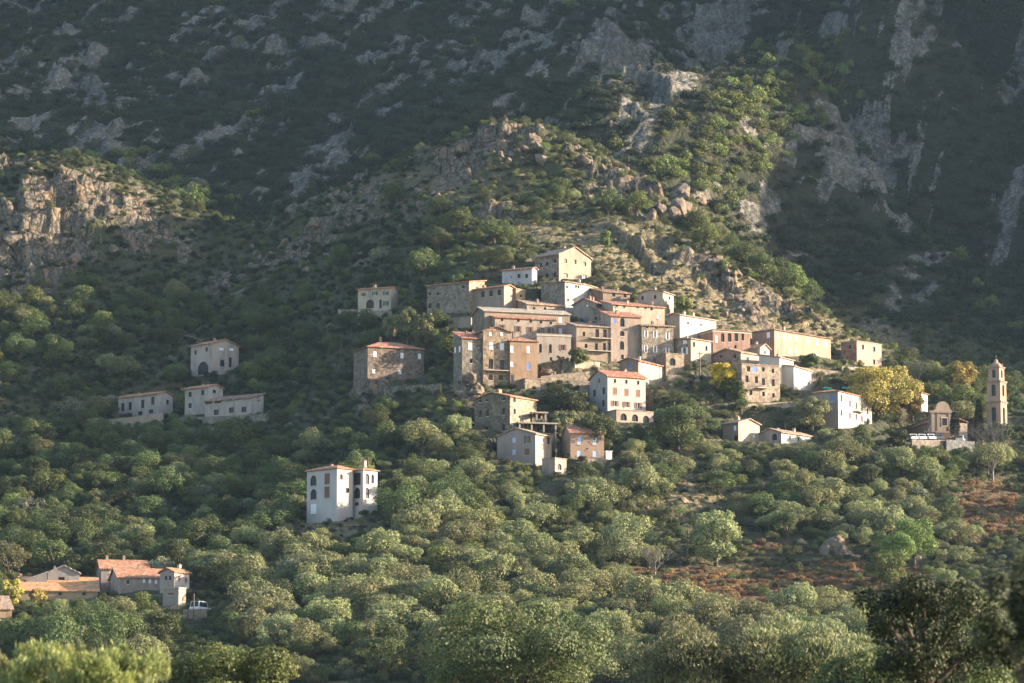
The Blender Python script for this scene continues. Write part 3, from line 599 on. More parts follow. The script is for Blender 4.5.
def face_wall(mb, o, du, dn, W, z0, zt, holes, deep=.28):
    """one wall face with real openings; o origin, du along, dn inward; holes (u0,u1,v0,v1,arch)"""
    us = sorted({0, W} | {min(max(h[i], 0), W) for h in holes for i in (0, 1)}); vs = sorted({z0, zt} | {min(max(h[i], z0), zt) for h in holes for i in (2, 3)})
    pt = lambda u, v, d=0: (o[0] + du[0] * u + dn[0] * d, o[1] + du[1] * u + dn[1] * d, v)
    for a, b in zip(us, us[1:]):
        for c, d in zip(vs, vs[1:]):
            if b - a < 1e-4 or d - c < 1e-4: continue
            m, n = (a + b) / 2, (c + d) / 2
            if any(h[0] < m < h[1] and h[2] < n < h[3] for h in holes): continue
            mb.poly([pt(a, c), pt(b, c), pt(b, d), pt(a, d)])
    for u0, u1, v0, v1, ar in holes:
        mb.poly([pt(u0, v0), pt(u0, v0, deep), pt(u0, v1, deep), pt(u0, v1)]); mb.poly([pt(u1, v0), pt(u1, v1), pt(u1, v1, deep), pt(u1, v0, deep)])
        mb.poly([pt(u0, v0), pt(u1, v0), pt(u1, v0, deep), pt(u0, v0, deep)]); mb.poly([pt(u0, v1), pt(u0, v1, deep), pt(u1, v1, deep), pt(u1, v1)])
        if ar:
            r = (u1 - u0) / 2; um = (u0 + u1) / 2; vc = max(v0, v1 - r); rr = v1 - vc
            for s in (-1, 1):
                arc = [(um + s * r * math.cos(t), vc + rr * math.sin(t)) for t in [k * math.pi / 2 / 5 for k in range(6)]]
                for p, q in zip(arc, arc[1:]): mb.poly([pt(*p), pt(um + s * r, v1), pt(*q)]); mb.poly([pt(*p), pt(*q), pt(*q, deep), pt(*p, deep)])
class House: pass
def house(name, label, l, c, r, top, base, th, roof, wall, rmat=None, wins=(), D=None, W=None, wl=None, pitch=20, rise=None, over=.35, chim=(), Y=None, cat='house', found=7, parapet=0, cornice=False, protect=True, balc=(), fr='s'):
    th = R(th); ct, st = math.cos(th), math.sin(th)
    if Y is None: x0, Y0, z0 = hit(c, base)
    else: x0, Y0, z0 = P(c, base, Y)
    s = Y0 / F; H = ray(c, top)[1] * Y0 - z0
    ar = ray(r, top)[0]; al = ray(l, top)[0]
    if W is None: W = (ar * Y0 - x0) / (ct - ar * st)
    if D is None: D = (al * Y0 - x0) / (-st - al * ct)
    W = max(1.2, W); D = max(1.2, D)
    e = empty(name, (x0, Y0, z0), label, cat, None, th)
    mb = MB().mat(wall); holes = {'r': [], 'l': []}; spec = []
    for q in wins:
        f, wx, wy, ww, wh, ty = q[:6]; a, b = ray(wx, wy)
        u = (a * Y0 - x0) / (ct - a * st) if f == 'r' else (a * Y0 - x0) / (-st - a * ct)
        yy = Y0 + u * (st if f == 'r' else ct); v = b * yy - z0; wm = ww * yy / F / (ct if f == 'r' else st); hm = wh * yy / F
        L = W if f == 'r' else D
        if ty[0] in 'dn' and wm < 2: wm *= 1.15; hm *= 1.12
        u0, u1 = u - wm / 2, u + wm / 2; v0, v1 = v - hm / 2, v + hm / 2
        if u0 < .12: u1 += .12 - u0; u0 = .12
        if u1 > L - .12: u0 -= u1 - L + .12; u1 = L - .12
        v1 = min(v1, H - .1) if roof != 'x' else v1
        if u0 < .05 or u1 - u0 < .25 or v1 - v0 < .25: continue
        holes[f].append((u0, u1, v0, v1, ty[0] in 'aA')); spec.append((f, u0, u1, v0, v1, ty))
    z_ = -found
    face_wall(mb, (0, 0), (1, 0), (0, 1), W, z_, H, holes['r'])
    if wl: mb.mat(wl)  # left face's own material; some are the right wall's plaster darkened as painted shade
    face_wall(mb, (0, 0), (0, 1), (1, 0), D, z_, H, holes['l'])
    mb.mat(wall)
    mb.poly([(W, 0, z_), (W, D, z_), (W, D, H), (W, 0, H)]); mb.poly([(W, D, z_), (0, D, z_), (0, D, H), (W, D, H)])
    ovr = over; tp = math.tan(R(pitch)); th_ = .2
    rb = MB().mat(rmat or wall)
    def slab(pts): rb.prism([(p[0], p[1], p[2] + .02) for p in pts], (0, 0, th_))
    if roof == 'gx':
        rs = rise or D / 2 * tp; t = rs / (D / 2); m = D / 2
        if wl: mb.mat(wl)
        mb.poly([(0, 0, H), (0, D, H), (0, m, H + rs)]); mb.mat(wall); mb.poly([(W, 0, H), (W, D, H), (W, m, H + rs)])
        slab([(-ovr, -ovr, H - ovr * t), (W + ovr, -ovr, H - ovr * t), (W + ovr, m, H + rs), (-ovr, m, H + rs)]); slab([(-ovr, m, H + rs), (W + ovr, m, H + rs), (W + ovr, D + ovr, H - ovr * t), (-ovr, D + ovr, H - ovr * t)])
        ridge = lambda a, b: (a * W, b * D, H + rs * (1 - abs(b - .5) * 2))
    elif roof == 'gy':
        rs = rise or W / 2 * tp; t = rs / (W / 2); m = W / 2
        mb.poly([(0, 0, H), (W, 0, H), (m, 0, H + rs)]); mb.poly([(0, D, H), (W, D, H), (m, D, H + rs)])
        slab([(-ovr, -ovr, H - ovr * t), (m, -ovr, H + rs), (m, D + ovr, H + rs), (-ovr, D + ovr, H - ovr * t)]); slab([(m, -ovr, H + rs), (W + ovr, -ovr, H - ovr * t), (W + ovr, D + ovr, H - ovr * t), (m, D + ovr, H + rs)])
        ridge = lambda a, b: (a * W, b * D, H + rs * (1 - abs(a - .5) * 2))
    elif roof == 'sx':                # eave over the right face, rising to the back
        rs = rise or D * tp; t = rs / D
        if wl: mb.mat(wl)
        mb.poly([(0, 0, H), (0, D, H), (0, D, H + rs)]); mb.mat(wall); mb.poly([(W, 0, H), (W, D, H), (W, D, H + rs)]); mb.poly([(0, D, H), (W, D, H), (W, D, H + rs), (0, D, H + rs)])
        slab([(-ovr, -ovr, H - ovr * t), (W + ovr, -ovr, H - ovr * t), (W + ovr, D + ovr, H + rs + ovr * t), (-ovr, D + ovr, H + rs + ovr * t)])
        ridge = lambda a, b: (a * W, b * D, H + rs * b)
    elif roof == 'sl':                # eave over the left face, rising to the right
        rs = rise or W * tp; t = rs / W
        mb.poly([(0, 0, H), (W, 0, H), (W, 0, H + rs)]); mb.poly([(0, D, H), (W, D, H), (W, D, H + rs)]); mb.poly([(W, 0, H), (W, D, H), (W, D, H + rs), (W, 0, H + rs)])
        slab([(-ovr, -ovr, H - ovr * t), (W + ovr, -ovr, H + rs + ovr * t), (W + ovr, D + ovr, H + rs + ovr * t), (-ovr, D + ovr, H - ovr * t)])
        ridge = lambda a, b: (a * W, b * D, H + rs * a)
    elif roof == 'hip':
        k = min(W, D) / 2; rs = rise or k * tp; a0, a1, b0, b1 = -ovr, W + ovr, -ovr, D + ovr; z = H + .02
        rb.box(a0, a1, b0, b1, z, z + .14); z += .143
        if W >= D: p, q = (k, D / 2, z + rs), (W - k, D / 2, z + rs)
        else: p, q = (W / 2, k, z + rs), (W / 2, D - k, z + rs)
        A, B, C, E = (a0, b0, z), (a1, b0, z), (a1, b1, z), (a0, b1, z)
        if W >= D: rb.poly([A, B, q, p]); rb.poly([B, C, q]); rb.poly([C, E, p, q]); rb.poly([E, A, p])
        else: rb.poly([A, B, p]); rb.poly([B, C, q, p]); rb.poly([C, E, q]); rb.poly([E, A, p, q])
        kk = k; ridge = lambda a, b: (a * W, b * D, z + rs * min(1, min(a, 1 - a) * W / kk, min(b, 1 - b) * D / kk))
    elif roof == 'flat':
        mb.poly([(0, 0, H - .02), (W, 0, H - .02), (W, D, H - .02), (0, D, H - .02)])
        rb.box(-.12, W + .12, -.12, D + .12, H + .005, H + .16)
        ridge = lambda a, b: (a * W, b * D, H + .1)
    elif roof == 'ruin':              # jagged wall tops, no roof left
        rr = random.Random(int(l * 7)); ridge = lambda a, b: (a * W, b * D, H)
        n = max(2, int(W / 1.1)); hs = [rr.uniform(0, 1.5) for _ in range(n + 1)]
        for i in range(n): mb.prism([(W * i / n, .001, H - .02), (W * (i + 1) / n, .001, H - .02), (W * (i + 1) / n, .001, H + hs[i + 1]), (W * i / n, .001, H + hs[i])], (0, .45, 0))
        n = max(2, int(D / 1.1)); hs = [rr.uniform(0, 1.5) for _ in range(n + 1)]
        for i in range(n): mb.prism([(.001, D * i / n, H - .02), (.001, D * (i + 1) / n, H - .02), (.001, D * (i + 1) / n, H + hs[i + 1]), (.001, D * i / n, H + hs[i])], (.45, 0, 0))
    mb.build('wall', e)
    ro = rb.build('roof', e) if rb.v else None
    if cornice:
        k = MB().mat(FR['s']); k.box(-.14, W + .14, -.14, -.003, H - .35, H - .05); k.box(-.14, -.003, -.003, D, H - .35, H - .05); k.build('cornice', e)
    rq = random.Random(int(l * 31 + top)); chim = list(chim)
    if not chim and roof in ('gx', 'gy', 'sx', 'hip') and cat == 'house' and r - l > 14: chim = [(rq.uniform(.2, .8), rq.uniform(.45, .8))] + ([(rq.uniform(.1, .9), .5)] if rq.random() < .4 else [])
    if roof != 'ruin' and rq.random() < .45:
        x, y, z = ridge(rq.uniform(.2, .8), .55); k = MB().mat(IRON); k.box(x - .03, x + .03, y - .03, y + .03, z, z + 2.1)
        for q in (1.5, 1.75, 2.0): k.box(x - .45, x + .45, y - .02, y + .02, z + q, z + q + .04)
        k.build('antenna', ro or e)
    for a, b in chim:
        x, y, z = ridge(a, b); k = MB().mat(wall); k.box(x - .24, x + .24, y - .3, y + .3, z - .5, z + .75); k.mat(rmat or wall).box(x - .32, x + .32, y - .38, y + .38, z + .752, z + .84)
        k.box(x - .14, x + .14, y - .14, y + .14, z + .842, z + 1.0); k.build('chimney', ro or e)
    for f, u0, u1, v0, v1, ty in spec:
        def bx(k, a, b, c, d, d0, d1):    # along, up, depth inward
            k.box(a, b, d0, d1, c, d) if f == 'r' else k.box(d0, d1, a, b, c, d)
        t = ty[0]; fw = .07; arch = t in 'aA'
        if t == 'A': continue             # an open arch
        k = MB().mat(FR['d'] if t in 'ad' else FR['w'])
        bx(k, u0, u0 + fw, v0, v1, .16, .24); bx(k, u1 - fw, u1, v0, v1, .16, .24); bx(k, u0 + fw, u1 - fw, v0, v0 + fw, .16, .24); bx(k, u0 + fw, u1 - fw, v1 - fw, v1, .16, .24)
        m = (u0 + u1) / 2; bx(k, m - .03, m + .03, v0 + fw, v1 - fw, .165, .235)
        if t != 'D' and v1 - v0 < 2.2: k.mat(FR[fr]); bx(k, u0 - .08, u1 + .08, v0 - .13, v0 - .003, -.09, .1)
        wo = k.build('door' if t == 'D' else 'window', e)
        k = MB().mat(WOOD_D if t == 'D' else glassm()); bx(k, u0 + .001, u1 - .001, v0 + .001, v1 - .001, .245, .275); k.build('panel' if t == 'D' else 'pane', wo)
        if t in 'wnbgv':
            sm = SH[t]; op = len(ty) > 1
            hw = (u1 - u0) / 2
            if op:
                for a in (u0 - hw * 1.0, u1 + .01): k = MB().mat(sm); bx(k, a, a + hw, v0, v1, -.06, -.012); k.build('shutter', wo)
            else:
                for a in (u0 + .02, m + .01): k = MB().mat(sm); bx(k, a, a + hw - .03, v0 + .02, v1 - .02, .04, .09); k.build('shutter', wo)
    for q in balc:
        f, wx, wy, ww = q[:4]; a, b = ray(wx, wy); u = (a * Y0 - x0) / (ct - a * st) if f == 'r' else (a * Y0 - x0) / (-st - a * ct)
        yy = Y0 + u * (st if f == 'r' else ct); v = b * yy - z0; wm = ww * yy / F / (ct if f == 'r' else st); u0, u1 = u - wm / 2, u + wm / 2
        def bx(k, a, b, c, d, d0, d1): k.box(a, b, d0, d1, c, d) if f == 'r' else k.box(d0, d1, a, b, c, d)
        k = MB().mat(FR['s']); bx(k, u0, u1, v - .14, v, -1.1, -.003); bo = k.build('balcony', e); k = MB().mat(IRON)
        for i in range(int((u1 - u0) / .3) + 1): g = u0 + .02 + i * .3; bx(k, g, g + .035, v + .002, v + .9, -1.08, -1.045)
        bx(k, u0, u1, v + .9, v + .95, -1.1, -1.04)
        for g in (u0, u1 - .04): bx(k, g, g + .04, v + .902, v + .948, -1.03, -.01)
        k.build('railing', bo)
    if protect: PROTECT.append((l, r, top - 3, base, Y0 + max(W * st, D * ct) * .7))
    FOOT.append((x0 + (ct * W - st * D) / 2, Y0 + (st * W + ct * D) / 2, max(W, D) * .5 + .5))
    PADS.append((x0 + (ct * W - st * D) / 2, Y0 + (st * W + ct * D) / 2, ct, st, W / 2, D / 2, z0))
    h = House(); h.e, h.W, h.D, h.H, h.x, h.y, h.z, h.s = e, W, D, H, x0, Y0, z0, s; return h
def row(f, xs, ys, w, h, t): 
    if not isinstance(ys, (list, tuple)): ys = [ys] * len(xs)
    return [(f, x, y, w, h, t) for x, y in zip(xs, ys)]
pl, stn = plaster, stone
# --- top of the village
house('stone_house', 'tall gabled stone house standing highest at the top of the village', 535, 559, 591, 254, 279, 45, 'gy', pl(BEIGE), tiles(RPALE),
      row('r', [565.5, 575, 584.5], [261, 262, 264], 2.6, 4.2, 'd') + row('r', [565.5, 584.5], [275.5, 277], 4, 4, 'd') + row('l', [541, 547, 555], [265, 264, 261], 2, 4, 'd') + row('l', [541.5, 547, 555], [278, 276, 275], 2.6, 4.5, 'd'), wl=stn(STG), pitch=22)
house('village_house', 'small lavender grey house with white side just below the highest house', 541, 565, 584, 282, 306, 45, 'sx', pl(PWHITE), tiles(RPALE),
      row('r', [567, 576, 578.5], [287, 286.5, 287], 1.6, 2.6, 'd') + row('r', [568], 300, 1.6, 2.2, 'd'), wl=stn(STG), pitch=5)
house('lean_to_house', 'bright white lean-to stuck to the right of the lavender grey house', 580, 583, 596, 284, 299, 62, 'sx', pl(WHITE), tiles(RPALE), D=3, pitch=14)
house('village_house', 'little blue-white house with thin red roof left of the highest house', 502, 532, 537, 268.5, 285, 62, 'gy', pl((.55, .58, .62)), tiles(RED), row('l', [519, 526.5], 276, 2.6, 3.6, 'd') + row('l', [511, 519], [277, 283], 2, 3, 'v'), chim=[(.5, .7)], pitch=16)
house('stone_house', 'long low dark stone house at the upper left end of the village', 427, 469, 484.5, 282, 311, 58, 'sl', stn(STL), tiles(RORANGE),
      row('l', [430, 438, 463], [294, 294, 287], 2, 3, 'd') + row('l', [430, 438], 306, 3, 5, 'd'), pitch=9, wl=stn(STG))
house('village_house', 'long pinkish house with three dark upper windows and blue door shutter, upper left', 446.5, 504, 514.5, 286.5, 313, 53, 'gy', pl(PINK), tiles(RORANGE),
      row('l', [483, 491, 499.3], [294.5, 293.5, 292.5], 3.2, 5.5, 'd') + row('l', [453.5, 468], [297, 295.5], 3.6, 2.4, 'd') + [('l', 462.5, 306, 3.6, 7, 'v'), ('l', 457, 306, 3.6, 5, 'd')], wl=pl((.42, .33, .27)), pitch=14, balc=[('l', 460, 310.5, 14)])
house('block_house', 'small orange cube house beside the right end of the long pinkish house', 511.5, 516, 525.5, 289, 305, 50, 'flat', pl(OCHRE), tiles(RPALE), row('r', [521], 296, 1.8, 2.6, 'd'), D=4.5)
house('terrace_building', 'pale low terrace wall building under the long pinkish house', 448, 471, 476, 317, 327, 62, 'flat', pl(BEIGE), None, [])
house('stone_house', 'low brownish stone house with grey and red roof below the cube house', 519, 527, 564, 304, 313, 25, 'sx', stn(STL), tiles(RPALE), row('r', [534, 545], 308.5, 2, 2.4, 'd'), pitch=16, D=5)
house('large_house', 'large tan house with wide grey tiled roof in the village centre', 480, 484.5, 570, 311, 350, 18, 'gx', pl(TAN), tiles(RGREY), row('r', [560.5, 560.5], [320, 331], 3.6, 5.4, 'w') + row('r', [560.5], 344, 3, 5, 'd'), D=9, pitch=17, wl=stn(ST))
house('village_house', 'beige house with long red roof and row of brown shutters in the centre', 484, 495, 556.5, 317.5, 352, 18, 'sx', pl((.48, .39, .31)), tiles(RED),
      row('r', [502, 518.3, 530.7, 541, 550.7], [319.8, 320.8, 321.6, 322.4, 323.2], 2.2, 2.6, 'd') + row('r', [502, 518, 530, 541, 550.6], [327.5, 329, 330, 330.3, 330.8], 2.8, 5.4, 'np') + row('r', [500, 518], [340, 340], 2.4, 5.4, 'd') + row('l', [487, 492], [327, 327], 2, 5, 'n'), D=6, pitch=13)
house('annex_house', 'pale beige flat topped annex with narrow dark windows right of the ruined facades', 531, 537, 571, 334, 363, 15, 'flat', pl((.46, .39, .33)), None,
      row('r', [540.5, 550.4], [348.5, 348.8], 2.4, 8, 'd') + row('r', [562.8], 347.5, 3, 5.2, 'np') + row('r', [541.5, 551, 563.3], [359, 359.5, 359.5], [2.4], 3.6, 'd') if False else
      row('r', [540.5, 550.4], [348.5, 348.8], 2.4, 8, 'd') + row('r', [562.8], 347.5, 3, 5.2, 'np') + row('r', [551, 563.3], [359, 358.5], 2.2, 3.4, 'd'), D=6, cornice=True)
# --- three old facades in front
house('old_house', 'weathered dark stone house with small red roof, leftmost of the old facades', 452, 462, 484, 338, 386, 18, 'sx', stn(STG, .3), tiles(RED),
      row('r', [470.6], [346.2], 4.2, 7.4, 'w') + row('r', [472.6], 376.8, 4, 5, 'd') + row('r', [471], 361, 2.6, 4, 'd') + row('l', [455, 459.5], [350, 349], 2, 6, 'w') + [('l', 458, 380, 2.5, 8, 'D')], pitch=18, D=6)
house('old_house', 'weathered brown stone house with stepped gable between the two old facades', 480, 483.2, 510, 331, 387, 18, 'gy', stn((.27, .21, .16), .4), tiles(RBROWN),
      row('r', [491.5, 502], [345.8, 346.4], 4.2, 7.2, 'w') + row('r', [490.5, 501.8], [333.8, 334], 2.6, 3.6, 'w') + row('r', [491, 502.2], [364, 365], 4, 9, 'd') + row('r', [490.7, 501], [377.6, 378], 3.8, 4.6, 'd'), D=8, rise=1.0, balc=[('r', 496, 370.5, 24)])
house('old_house', 'orange and grey patchy house with red roof and dark door, right of the old facades', 507, 510, 537.5, 341, 386, 18, 'hip', pl((.42, .27, .16), .55), tiles(RED),
      row('r', [511.6, 528.4], [349, 349.4], 3.2, 7, 'w') + row('r', [511.4], 364, 3, 5, 'w') + row('r', [528.5], 366, 3.6, 7.4, 'v') + [('r', 511.8, 380.5, 3.4, 12, 'D')], D=8, pitch=22)
house('terrace_building', 'little flat roofed stone shed beside the orange patchy house', 521, 525, 540.5, 378.5, 391, 18, 'flat', stn(STL), tiles(RPALE), row('r', [534], 388, 2.6, 3, 'd'), D=5)
house('stone_house', 'brown rubble stone house with slim dark windows and orange eaves below the cliff', 474.5, 510, 536.5, 396.5, 433, 52, 'gx', stn(STL, .6), tiles(RORANGE),
      row('l', [480.5, 487, 503.7], [400.5, 399.5, 398.5], 2.2, 3.6, 'd') + row('l', [480.5, 487.6, 503.7], [414, 413, 411.5], 2.2, 6, 'd') + row('l', [486.6, 503.6], [430, 427.5], 2.8, 6, 'd') + row('r', [514.6, 514.6, 530.8], [399.5, 411.5, 414.5], 2, [5][0], 'd'), wl=stn((.17, .145, .115), .35), pitch=14)
# --- middle right of the village
house('village_house', 'narrow tan block with two balconies and dark doorways, right of the tan house', 569, 576.5, 612, 326, 358, 20, 'sx', pl((.43, .33, .24)), tiles(RPALE),
      row('r', [597.2, 605], [333.3, 333.6], 3.2, 7.6, 'd') + row('r', [596.5, 604.5, 611], [347, 347, 347], 2.6, 7, 'd') + row('r', [584, 586], [334, 346], 2.2, 4, 'd'), D=6, pitch=14, balc=[('r', 600, 338.5, 22), ('r', 598, 351, 24)])
house('tower_house', 'tall narrow pinkish house with blue window and arched opening in the centre', 609.5, 611, 641, 316, 362, 20, 'sx', pl(PINK), tiles(RED),
      row('r', [614.7], 321, 2.8, 5.4, 'v') + [('r', 622.4, 322.5, 4.6, 9, 'a'), ('r', 622.2, 333.5, 4.6, 5.4, 'a'), ('r', 622, 345.5, 4.4, 9, 'a'), ('r', 622.5, 357, 2.4, 4, 'd')], D=6, pitch=16)
house('gabled_house', 'grey shaded gable house with three pale shutters and red roof near the top', 573, 596, 608, 303.5, 320, 62, 'gx', pl((.36, .32, .29)), tiles(RED), row('l', [577, 581.5, 587.3], [304, 303.3, 303.8], 1.8, 5, 'w'), pitch=24)
house('low_house', 'low grey shed house with mottled red roof behind the pinkish tower house', 583, 606, 629, 312.5, 326, 40, 'sx', stn(STG), tiles(RED), row('l', [596, 601], 318.5, 2, 2.6, 'd'), pitch=20)
house('village_house', 'small brown house with patchy roof under the dry slope, behind the red roofs', 598, 603, 630, 292, 305, 25, 'sx', pl((.33, .24, .18)), tiles(RBROWN), row('r', [613.6, 625], [294.5, 295.5], 2.6, 4.4, 'd'), D=6, pitch=14, chim=[(.2, .5), (.75, .5)])
house('village_house', 'cream house with long red eave and four small windows in upper right village', 607.5, 613, 664.5, 304.5, 328, 24, 'sx', pl(CREAM), tiles(RED),
      row('r', [617, 624.2, 637.8, 645.6, 651.6], [305, 305.8, 306.3, 307, 308.4], 2.2, 3.6, 'd') + row('r', [632, 658], [316, 317], 2.4, 4, 'w'), D=6, pitch=14)
house('tall_house', 'tall cream house with lit right wall and brown roof at the upper right', 638, 663, 673.5, 292, 319, 62, 'gx', pl(CREAM), tiles(RPALE), row('r', [669.5], 298, 1.5, 3, 'd') + row('l', [642.5, 655], [298, 297], 2, 3.6, 'd'), pitch=12, chim=[(.3, .8), (.4, .5)])
house('stone_house', 'grey stone house with two rows of white shutters in the village centre', 640.6, 642, 673.5, 325.5, 362, 18, 'sx', stn((.25, .22, .185), .3), tiles(RPALE),
      row('r', [646, 655, 667.6], [334, 334.4, 336], 2, 6.6, 'wp') + row('r', [645.8, 655, 667.4], [349, 349.4, 350.6], 2, 6.4, 'wp') + row('r', [647, 656], [327.6, 328], 1.8, 1.8, 'd'), D=7, pitch=10)
house('stone_house', 'corner house, stone side with white shutters and smooth cream right side', 672, 691, 711, 339, 364, 45, 'sx', pl(CREAM), tiles(RPALE),
      row('l', [684.8], [340.8], 4, 6, 'w') + row('l', [684.8], [351], 3, 7, 'wp') + row('r', [694, 706.5], [344.5, 348.5], 2, 4.6, 'd'), wl=stn((.30, .25, .20), .5), pitch=6)
house('low_house', 'low stone base wall building with one dark arch under the corner house', 663, 666, 684, 353.5, 370, 22, 'flat', stn(STL), None, [('r', 672.6, 362, 6, 8, 'a')], D=5)
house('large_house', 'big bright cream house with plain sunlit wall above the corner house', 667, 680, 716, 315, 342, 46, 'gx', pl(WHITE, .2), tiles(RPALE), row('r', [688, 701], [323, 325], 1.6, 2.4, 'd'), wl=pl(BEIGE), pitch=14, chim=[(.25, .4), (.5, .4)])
house('arcaded_house', 'pink brick house with three dark arches under its roof', 711, 713, 750, 330, 354, 24, 'hip', pl((.42, .25, .18)), tiles(RBROWN),
      [('r', 722.7, 337.5, 3.6, 9, 'a'), ('r', 729.6, 337.5, 3.6, 9, 'a'), ('r', 736.3, 337, 3.6, 9, 'a'), ('r', 742.8, 337, 2.6, 7.5, 'a'), ('r', 735.5, 347, 2, 3.4, 'd'), ('r', 716.5, 339, 2.4, 7, 'w')], D=8, pitch=12, cornice=True)
house('village_house', 'long house with brown eaves line and pale upper wall below the arcaded house', 711, 741, 781, 352.5, 371, 48, 'gx', pl(CREAM), tiles(RPALE), row('l', [721, 735], [356, 356.5], 2.2, 3.6, 'd') + row('r', [748, 760], [358.5, 361], 1.6, 1.8, 'd'), wl=stn((.27, .20, .16)), pitch=15)
house('small_house', 'small cream gabled house between the arcaded house and the long orange house', 746, 760, 769.5, 347.5, 358, 55, 'gy', pl(CREAM), tiles(RPALE), row('r', [765], 352.5, 1.6, 2.8, 'd'), pitch=24)
house('stone_house', 'tall stone house with two rows of dark windows and small balcony, lower right village', 733, 742, 779.8, 364, 402, 26, 'flat', stn((.31, .255, .21), .35), tiles(RPALE),
      row('r', [747, 756.4, 763.4, 773.2], [379, 380, 381.8, 382.8], 2.8, 6.4, 'd') + row('r', [763.4, 773], [369.6, 371], 2.2, 4, 'd') + [('r', 754.5, 369.5, 5, 6, 'v'), ('r', 748.5, 369, 3, 5, 'd')] + row('r', [751, 763.6, 773.5], [393, 394, 395.5], 2.2, 4.4, 'd'), D=7, balc=[('r', 761, 388, 12)])
house('white_house', 'bright white house with two dark windows beside the tall stone house', 776, 780, 793.5, 357.5, 388, 58, 'sx', pl(WHITE, .15), tiles(RPALE), row('r', [785.8, 791.2], [368, 369.2], 1.7, 4.4, 'd'), D=5, pitch=10)
house('white_house', 'bright white low house with pale windows right of the taller white house', 790, 794, 811, 366.5, 391, 62, 'sx', pl(WHITE, .15), tiles(RPALE), row('r', [798, 802.5, 807.5], [381, 381.5, 382], 1.4, 4, 'w'), D=4, pitch=8)
house('orange_house', 'long orange house with white shuttered windows at the upper right', 752, 774.5, 830.5, 330, 356, 47, 'hip', pl((.52, .35, .25), .25), tiles(RBROWN),
      row('r', [778.2, 784.4, 790.3, 796.3, 808, 817.6, 826], [335.4, 336.6, 337.4, 339, 341, 342.6, 344.4], 2.2, 5.6, 'w') + row('r', [790.5, 796.4], [351.4, 351.4], 2.2, 5, 'w') + row('r', [817.4], [356], 2.4, 5, 'w') + row('l', [768.2], 335, 3, 5.6, 'w'), pitch=16, wl=pl((.40, .29, .22)), chim=[(.3, .35)])
house('flat_roofed_house', 'pinkish flat topped house alone at the right end of the ridge', 841, 857, 881.5, 341, 364, 46, 'flat', pl((.55, .42, .33)), None, row('r', [863, 874.3], [347.2, 349.4], 2, 4.6, 'd') + row('r', [874], 362, 2.4, 4.6, 'd') + row('l', [850], 347, 1.8, 4, 'd'), wl=stn((.28, .19, .15)))
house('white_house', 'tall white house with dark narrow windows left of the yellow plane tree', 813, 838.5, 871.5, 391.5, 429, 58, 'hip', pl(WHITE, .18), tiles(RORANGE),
      row('r', [841.3, 850, 856.2, 862, 867.8], [398.2, 403.5, 405.6, 408, 411], 1.6, 6, 'd') + row('r', [841.3, 850, 856.2, 862, 867.8], [413, 415.5, 417, 419, 421], 1.6, 5.4, 'd') + row('l', [832.2], 398.4, 3.6, 5.8, 'v'), wl=pl((.40, .33, .28)), pitch=16, balc=[('r', 857.5, 411.5, 9)])
house('gabled_house', 'small house with plain sunlit gable above the olive trees, left of its twin', 722.5, 738.5, 759.5, 422.5, 441, 44, 'gy', pl(CREAM), tiles(RPALE), row('l', [735], 428, 2.4, 5, 'w') + [('l', 736, 438.5, 3, 5, 'd')] + row('r', [745, 754], [437, 436], 1.8, 3, 'w'), wl=pl((.36, .29, .25)), pitch=16)  # darker left plaster has the shaded side painted in
house('low_house', 'low long gabled house with pale brown roof above the olive trees', 758.5, 781.5, 811.5, 432.5, 444, 48, 'gx', pl(WHITE, .25), tiles(RPALE), row('r', [790, 798.6], [437.4, 439.2], 1.6, 3.6, 'd') + [('l', 774.5, 437, 4.6, 7, 'a')], wl=pl((.45, .40, .37)), pitch=18)
house('roadside_house', 'small house with red roof half hidden behind the yellow plane tree', 900, 921.5, 927.5, 393, 411, 62, 'hip', pl(WHITE, .25), tiles(RED), row('l', [917, 911], [399, 399], 2.2, 4, 'w') + row('r', [924], 400, 1.4, 3.6, 'b'), wl=pl(OCHRE), pitch=16)
# --- white house with arches, group below
house('white_house', 'white three storey house with brown shutters and red roof in the centre', 589.5, 607.6, 645.5, 376, 407, 27, 'gx', pl((.62, .55, .50), .1), tiles(RED),
      row('r', [615, 626.4, 638.2], [381, 381.8, 382.8], 2, 3.6, 'd') + row('r', [614.8, 626.4, 638], [391.2, 392.4, 393.4], 3.8, 6.6, 'n') + row('r', [614.8, 626.4, 638], [403.5, 404.4, 405.4], 3.4, 5, 'np') + [('l', 599.2, 380, 1.6, 6, 'n')] + row('l', [594.3, 603.6], [393.4, 391], 2.2, 6.4, 'd') + row('l', [594.5, 603.2], [405, 403.6], 2.4, 6, 'd'), wl=pl((.46, .46, .48), .15), pitch=22)  # left plaster greyer and bluer: its shade is put into the colour
house('arched_terrace', 'pink terrace with three dark arches under the white three storey house', 607, 616.4, 653.5, 410, 423, 27, 'flat', pl((.56, .43, .35)), tiles(RPALE), [('r', 623.6, 417, 6.4, 7.4, 'a'), ('r', 635, 418, 6.4, 7.4, 'a'), ('r', 646, 419.4, 6.4, 7.4, 'a')], D=5, cat='terrace')
house('village_house', 'cream house with sunlit right side and red gable roof behind the white house', 619, 638.6, 668, 361, 388, 58, 'gx', pl(CREAM), tiles(RED), row('r', [646.5, 658, 664], [369, 370, 373], 1.8, 3.4, 'w') + row('l', [630], 366.8, 2.6, 4, 'v'), wl=pl((.38, .30, .24)), pitch=18, chim=[(.35, .5)])
